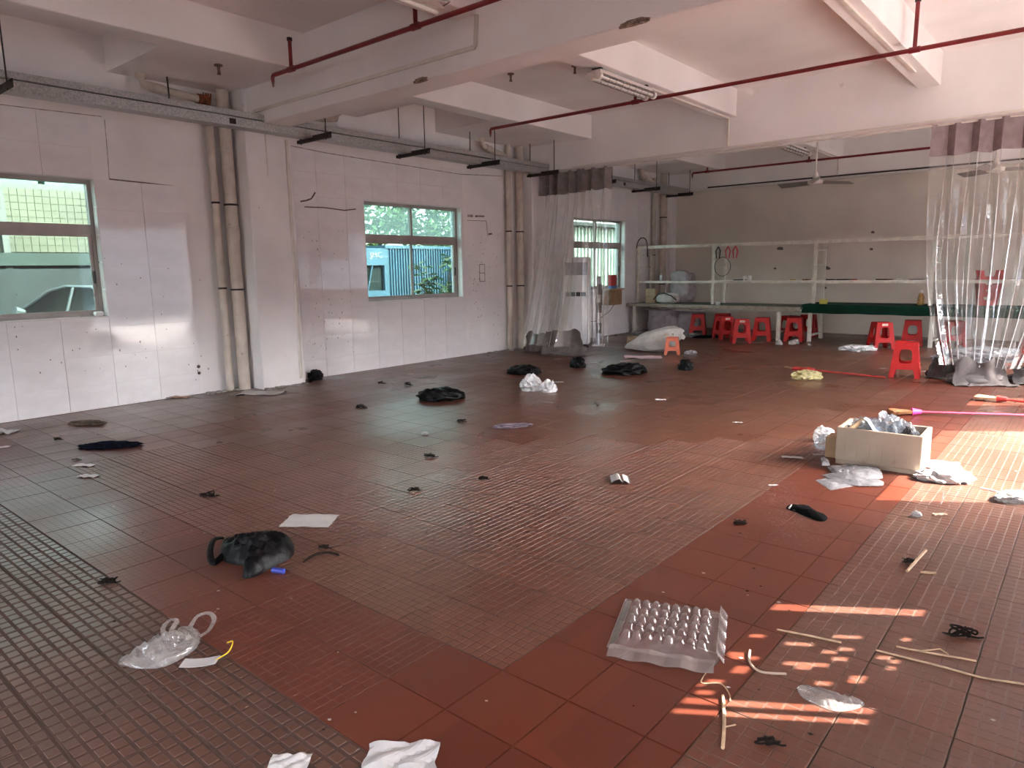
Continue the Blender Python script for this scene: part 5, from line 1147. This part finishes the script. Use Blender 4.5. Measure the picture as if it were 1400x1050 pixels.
for i, (kind, name, label, cat, x, y, w, ex) in enumerate(LITTER):
    rz = R(40)+random.uniform(-.25, .25); grp = {'bag': 'plastic bags on the floor', 'ball': 'plastic bags on the floor', 'film': 'see-through plastics on the floor', 'paper': 'papers on the floor', 'rag': 'rags on the floor', 'tuft': 'cords on the floor'}[kind]
    if 'large crumpled' in label:
        o = shape(name, OL_BAG, 0.085, LM['K'], label, cat, grp, seed=3, wr=1.0, freq=10, n=110, rings=22)
        c_ = o.location; MB().tube(spline([(a-c_.x, b-c_.y, z) for (a, b), z in zip(OL_BAGH, (.05, .06, .05, .03, .012, .02))]), 0.018, 7, flat=.5).build('handle', LM['K'], o)
        continue
    if 'long see-through' in label:
        o = shape(name, OL_CLR, 0.045, LM['T'], label, cat, grp, seed=6, wr=1.2, freq=17, n=110, rings=20); c_ = o.location
        for H_ in (OL_CLH1, OL_CLH2): MB().tube(spline([(a-c_.x, b-c_.y, z) for (a, b), z in zip(H_, (.02, .03, .035, .03, .02, .012))]), 0.010, 6, flat=.4).build('handle', LM['T'], o)
        continue
    if name == 'plastic_film':
        shape(name, OL_FILM, 0.018, LM['T'], label, cat, grp, seed=9, wr=1.2, freq=30, n=100, rings=16); continue
    if name == 'striped_sock':
        o = shape(name, OL_SOCK, 0.026, LM['S'], label, cat, grp, seed=2, wr=0.35, freq=12)
        for st_ in (OL_ST1, OL_ST2): shape('stripe', st_, 0.016, LM['W'], parent=o, seed=1, wr=0.1, z0=0.008, origin=o.location, n=20, rings=4, sharp=True)
        continue
    if kind in ('bag', 'ball'):
        hgt = {'bag': 0.34, 'ball': 0.75}[kind]*w
        if ex == 'K' and kind == 'bag': hgt = 0.30*w
        if ex == 'C': hgt = 0.85*w if w < .3 else .16*w
        if ex == 'W': hgt = .25*w
        dep = w*(0.55 if kind == 'bag' else 0.9)
        o = crumple(name, (x, y, 0.001), (w*.86, dep, hgt), LM[ex], label, cat, i+1, 1.6 if ex == 'K' else 1.9, 0.52 if ex == 'K' else 0.5, rz, grp, 4, flat=(ex != 'K'))
        if 'looped' in label:
            MB().tube([(-w*.38, 0, w*.08), (-w*.34, .02, w*.30), (-w*.2, .02, w*.24), (-w*.1, 0, w*.1)], w*.035, 6, flat=.5).build('handle', LM[ex], o)
    elif kind == 'paper':
        asp, curl = ex; m = MB(); mt = PAPERP if 'pink' in label else PAPERB if ('brown' in label or 'beige' in label) else PAPER
        if 'folded' in label: fn = lambda u, v: ((u-.5)*w, (v-.5)*w*1.3, 0.003+0.035*abs(math.sin(u*math.pi*1.0+.2))*(1-.3*v)-0.028*math.exp(-((u-.55)/.06)**2))
        else: fn = lambda u, v: ((u-.5)*w+.06*w*n3(v*3, i), (v-.5)*w*asp+.08*w*n3(u*3, i+9.), max(0.0025, 0.004+w*.16*curl*(abs(n3(u*2.2+i, v*2.2))+.4*abs(2*u-1)**3*abs(n3(i, v*3.)))))
        m.sheet(fn, 14, 10, 0.0014); o = m.build(name, mt, label=label, cat=cat, group=grp); o.location = (x, y, 0); o.rotation_euler.z = rz+(R(-12) if 'flat white' in label else 0)
    elif kind == 'rag':
        o = crumple(name, (x, y, 0.001), (w, w*.32, w*.14), LM[ex], label, cat, i+3, 2.6, 0.6, rz+(R(-45) if ex == 'S' else 0), grp, 4)
    else:
        rnd = random.Random(i*7+1); t = thing(name, (x, y, 0), label, cat, grp, rz); pts = []
        n_ = 26; mt = {'K': TWIG, 'W': LM['W'], 'B': LM['B']}[ex]
        for k in range(n_):
            a = k*1.1+rnd.uniform(-.6, .6); r_ = w*.32*(.35+.65*rnd.random()); pts.append((r_*math.cos(a)*1.2+w*.12*math.sin(k*.4), r_*math.sin(a)*.45, .006+.03*w/.12*abs(math.sin(k*.7))*rnd.random()))
        MB().tube(spline(pts, 3), max(.0032, w*.026), 5).build('cord', mt, t)
        MB().tube([(w*.2, 0, .006), (w*.38, -w*.1, .008), (w*.52, -w*.05*rnd.choice((-1, 1)), .006)], max(.0032, w*.026), 5).build('loose_end', mt, t)

# fine shreds swept together on the right, and dust specks
sm = MB(); rnd = random.Random(5)
for k in range(900):
    u = rnd.random()**.8; x = -1.72+0.55*u+rnd.gauss(0, .09); y = 4.95-1.05*u+rnd.gauss(0, .16); a = rnd.uniform(0, 6.28); l = rnd.uniform(.004, .016)
    sm.bar((x, y, .002), (x+l*math.cos(a), y+l*math.sin(a), .003), .0011, .0008)
sm.build('paper_shreds', pm('shred_grey', (0.26, 0.20, 0.18), 0.9), label='fine pale shreds strewn on the tiles left of the foam box', cat='shreds', kind='stuff')
sm = MB()
for k in range(700):
    x, y = rnd.uniform(-8.3, 0.2), rnd.uniform(1.0, 15)**1.0; s = rnd.uniform(.004, .013)
    sm.add([(x-s, y, .0015), (x, y-s*.7, .0015), (x+s, y, .003), (x, y+s*.7, .0015)], [(0, 1, 2, 3)], rnd.choice((0, 0, 1)))
sm.build('floor_specks', [TWIG, PAPER], label='dark and pale specks of dirt over the tiled floor', cat='dirt', kind='stuff')
sm = MB()
for k in range(420):
    b = rnd.choice(((-8.62, 4.2, 4.75), (-8.5, 9.4, 10.5), (-8.4, 13.2, 14.9), (-8.4, 11.2, 13.0), (-8.26, 4.8, 5.4))); y = rnd.uniform(b[1], b[2]); x = b[0]+abs(rnd.gauss(0, .06)); s = rnd.uniform(.006, .022)
    sm.obox((x, y, s*.4), (1, 0, 0), (0, 1, 0), (0, 0, 1), s, s*rnd.uniform(.6, 1.3), s*.5)
sm.build('wall_rubble', CONC, label='grey plaster crumbs along the foot of the window wall', cat='rubble', kind='stuff')
for k, (x, y, w) in enumerate(((-7.9, 13.95, .35), (-7.4, 14.0, .3), (-6.7, 14.15, .3))):
    crumple('rubbish_heap', (x, y, 0), (w, .22, .07), CONC, ('left', 'middle', 'right')[k]+' low heap of swept rubbish before the worn bench', 'rubbish', 90+k, 3, .7, 0, 'swept rubbish heaps')
t = thing('small_box', (-7.0, 11.85, 0), 'small brown carton on the floor left of the white sack', 'box', rz=R(35)); MB().box(0, .26, 0, .2, 0, .17).build('carton', CARDT, t); MB().box(0, .26, -.002, 0, .07, .1).build('tape', CARD, t)

# ------------------------------------------------------------------ marks on the window wall
CRACK = pm('dark_crack', (0.17, 0.14, 0.125), 0.95, 0.4, 30)
FAINT = pm('faint_crack', (0.40, 0.35, 0.33), 0.95, 0.5, 12)
def mark(k, pts, w, label, name='wall_crack', cat='crack', mat=CRACK, off=0.0105):
    x = XL[k]+off; m = MB()
    for (y0, z0), (y1, z1) in zip(pts, pts[1:]): m.bar((x, y0, z0), (x, y1, z1), .003, w)
    return m.build(name, mat, label=label, cat=cat, group='cracks and marks on the window wall')
mark(1, [(1.0, 3.19), (2.2, 3.215), (3.32, 3.245)], .007, 'dark crack line near the top of the leftmost wall', mat=FAINT)
mark(1, [(3.35, 3.22), (3.345, 2.9), (3.335, 2.575)], .012, 'vertical chipped groove right of the leftmost window top', off=.002, mat=FAINT)
mark(1, [(3.335, 2.575), (3.75, 2.565), (4.16, 2.55)], .014, 'horizontal chipped groove under the plaster patch', off=.004)
mark(2, [(5.5, 3.20), (6.2, 3.165), (7.0, 3.15), (7.8, 3.14), (8.9, 3.12), (10.0, 3.19)], .010, 'long dark crack along the top of the middle wall', mat=FAINT)
mark(2, [(5.72, 2.47), (5.82, 2.49), (5.9, 2.52), (5.97, 2.61)], .022, 'black burnt scar high on the middle wall')
mark(2, [(5.78, 2.40), (6.1, 2.41), (6.45, 2.39), (6.66, 2.42)], .016, 'dark horizontal crack left of the middle window')
mark(2, [(9.06, 2.44), (9.2, 2.44)], .04, 'left dark smear above the outline right of the middle window', off=.002, mat=FAINT)
mark(2, [(9.26, 2.44), (9.5, 2.45)], .03, 'right dark smear above the outline right of the middle window', off=.002, mat=FAINT)
mark(2, [(9.05, 2.36), (9.55, 2.37), (9.58, 2.1)], .008, 'thin rectangular outline right of the middle window', off=.002)
mark(2, [(9.34, 1.60), (9.48, 1.60), (9.48, 1.30), (9.34, 1.30), (9.34, 1.60)], .009, 'small rectangular box outline right of the middle window', off=.002)
mark(2, [(9.34, 1.45), (9.48, 1.45)], .009, 'crossbar inside the small box outline', off=.002)
mark(2, [(5.46, 3.2), (5.455, 0.1)], .02, 'dark vertical gap between the nearest column and the middle wall', off=.012)
mark(2, [(9.60, 2.14), (9.70, 2.15)], .03, 'dark plug mark near the right downpipes', off=.002)
rnd = random.Random(17)
for k, n_, (a0, a1, b0, b1) in ((1, 46, (2.2, 4.3, .15, 1.7)), (2, 60, (5.7, 6.5, .3, 2.2)), (2, 80, (9.05, 10.0, .3, 2.2))):
    sm = MB(); off = .0105 if a1 < 9 else .0015
    for q in range(n_):
        y, z, s = rnd.uniform(a0, a1), rnd.uniform(b0, b1), rnd.uniform(.003, .008)
        sm.obox((XL[k]+off, y, z), (1, 0, 0), (0, 1, 0), (0, 0, 1), .0012, s*.6, s*rnd.uniform(.6, 1.8))
    sm.build('wall_specks', CRACK, label='dark pock marks on the %s' % ('leftmost wall tiles', 'tiles left of the middle window', 'plaster right of the middle window')[0 if k == 1 else 1 if a1 < 9 else 2], cat='marks', kind='stuff')
for (y, z, r_), lb in (((4.16, .345, .022), 'upper black screw hole low on the leftmost wall'), ((4.16, .262, .02), 'lower black screw hole low on the leftmost wall')):
    MB().tube([(XL[1]+.0095, y, z), (XL[1]+.012, y, z)], r_, 10).build('screw_hole', BLACK, label=lb, cat='hole', group='cracks and marks on the window wall')
for i, (px_, z) in enumerate(((-5.75, 1.86), (-5.85, 1.42), (-3.82, 2.15), (-3.83, 1.80), (-4.75, 1.86), (-4.70, 1.40), (-4.72, 0.98))):
    crumple('wall_chip', (px_, YF-.004, z), (.10 if i in (0, 5) else .05, .006, .07 if i in (0, 5) else .045), CRACK, '%s dark chip in the far wall plaster above the benches' % ('first', 'second', 'third', 'fourth', 'fifth', 'sixth', 'seventh')[i], 'chip', i+3, 2, .5, 0, 'chips in the far wall', 2)
SPALL = pm('spalled_concrete', (0.33, 0.24, 0.19), 0.95, 0.4, 30, 0.5, 60)
for x, w, lb in ((-2.83, .22, 'brown spalled patch on the lower edge of the nearest beam, right one'), (-5.15, .16, 'brown spalled patch on the lower edge of the nearest beam, left one')):
    crumple('spalled_patch', (x, 4.842, 3.275), (w*.8, .03, .04), SPALL, lb, 'patch', int(w*100), 3, .6, 0, 'spalled beam patches', 3)
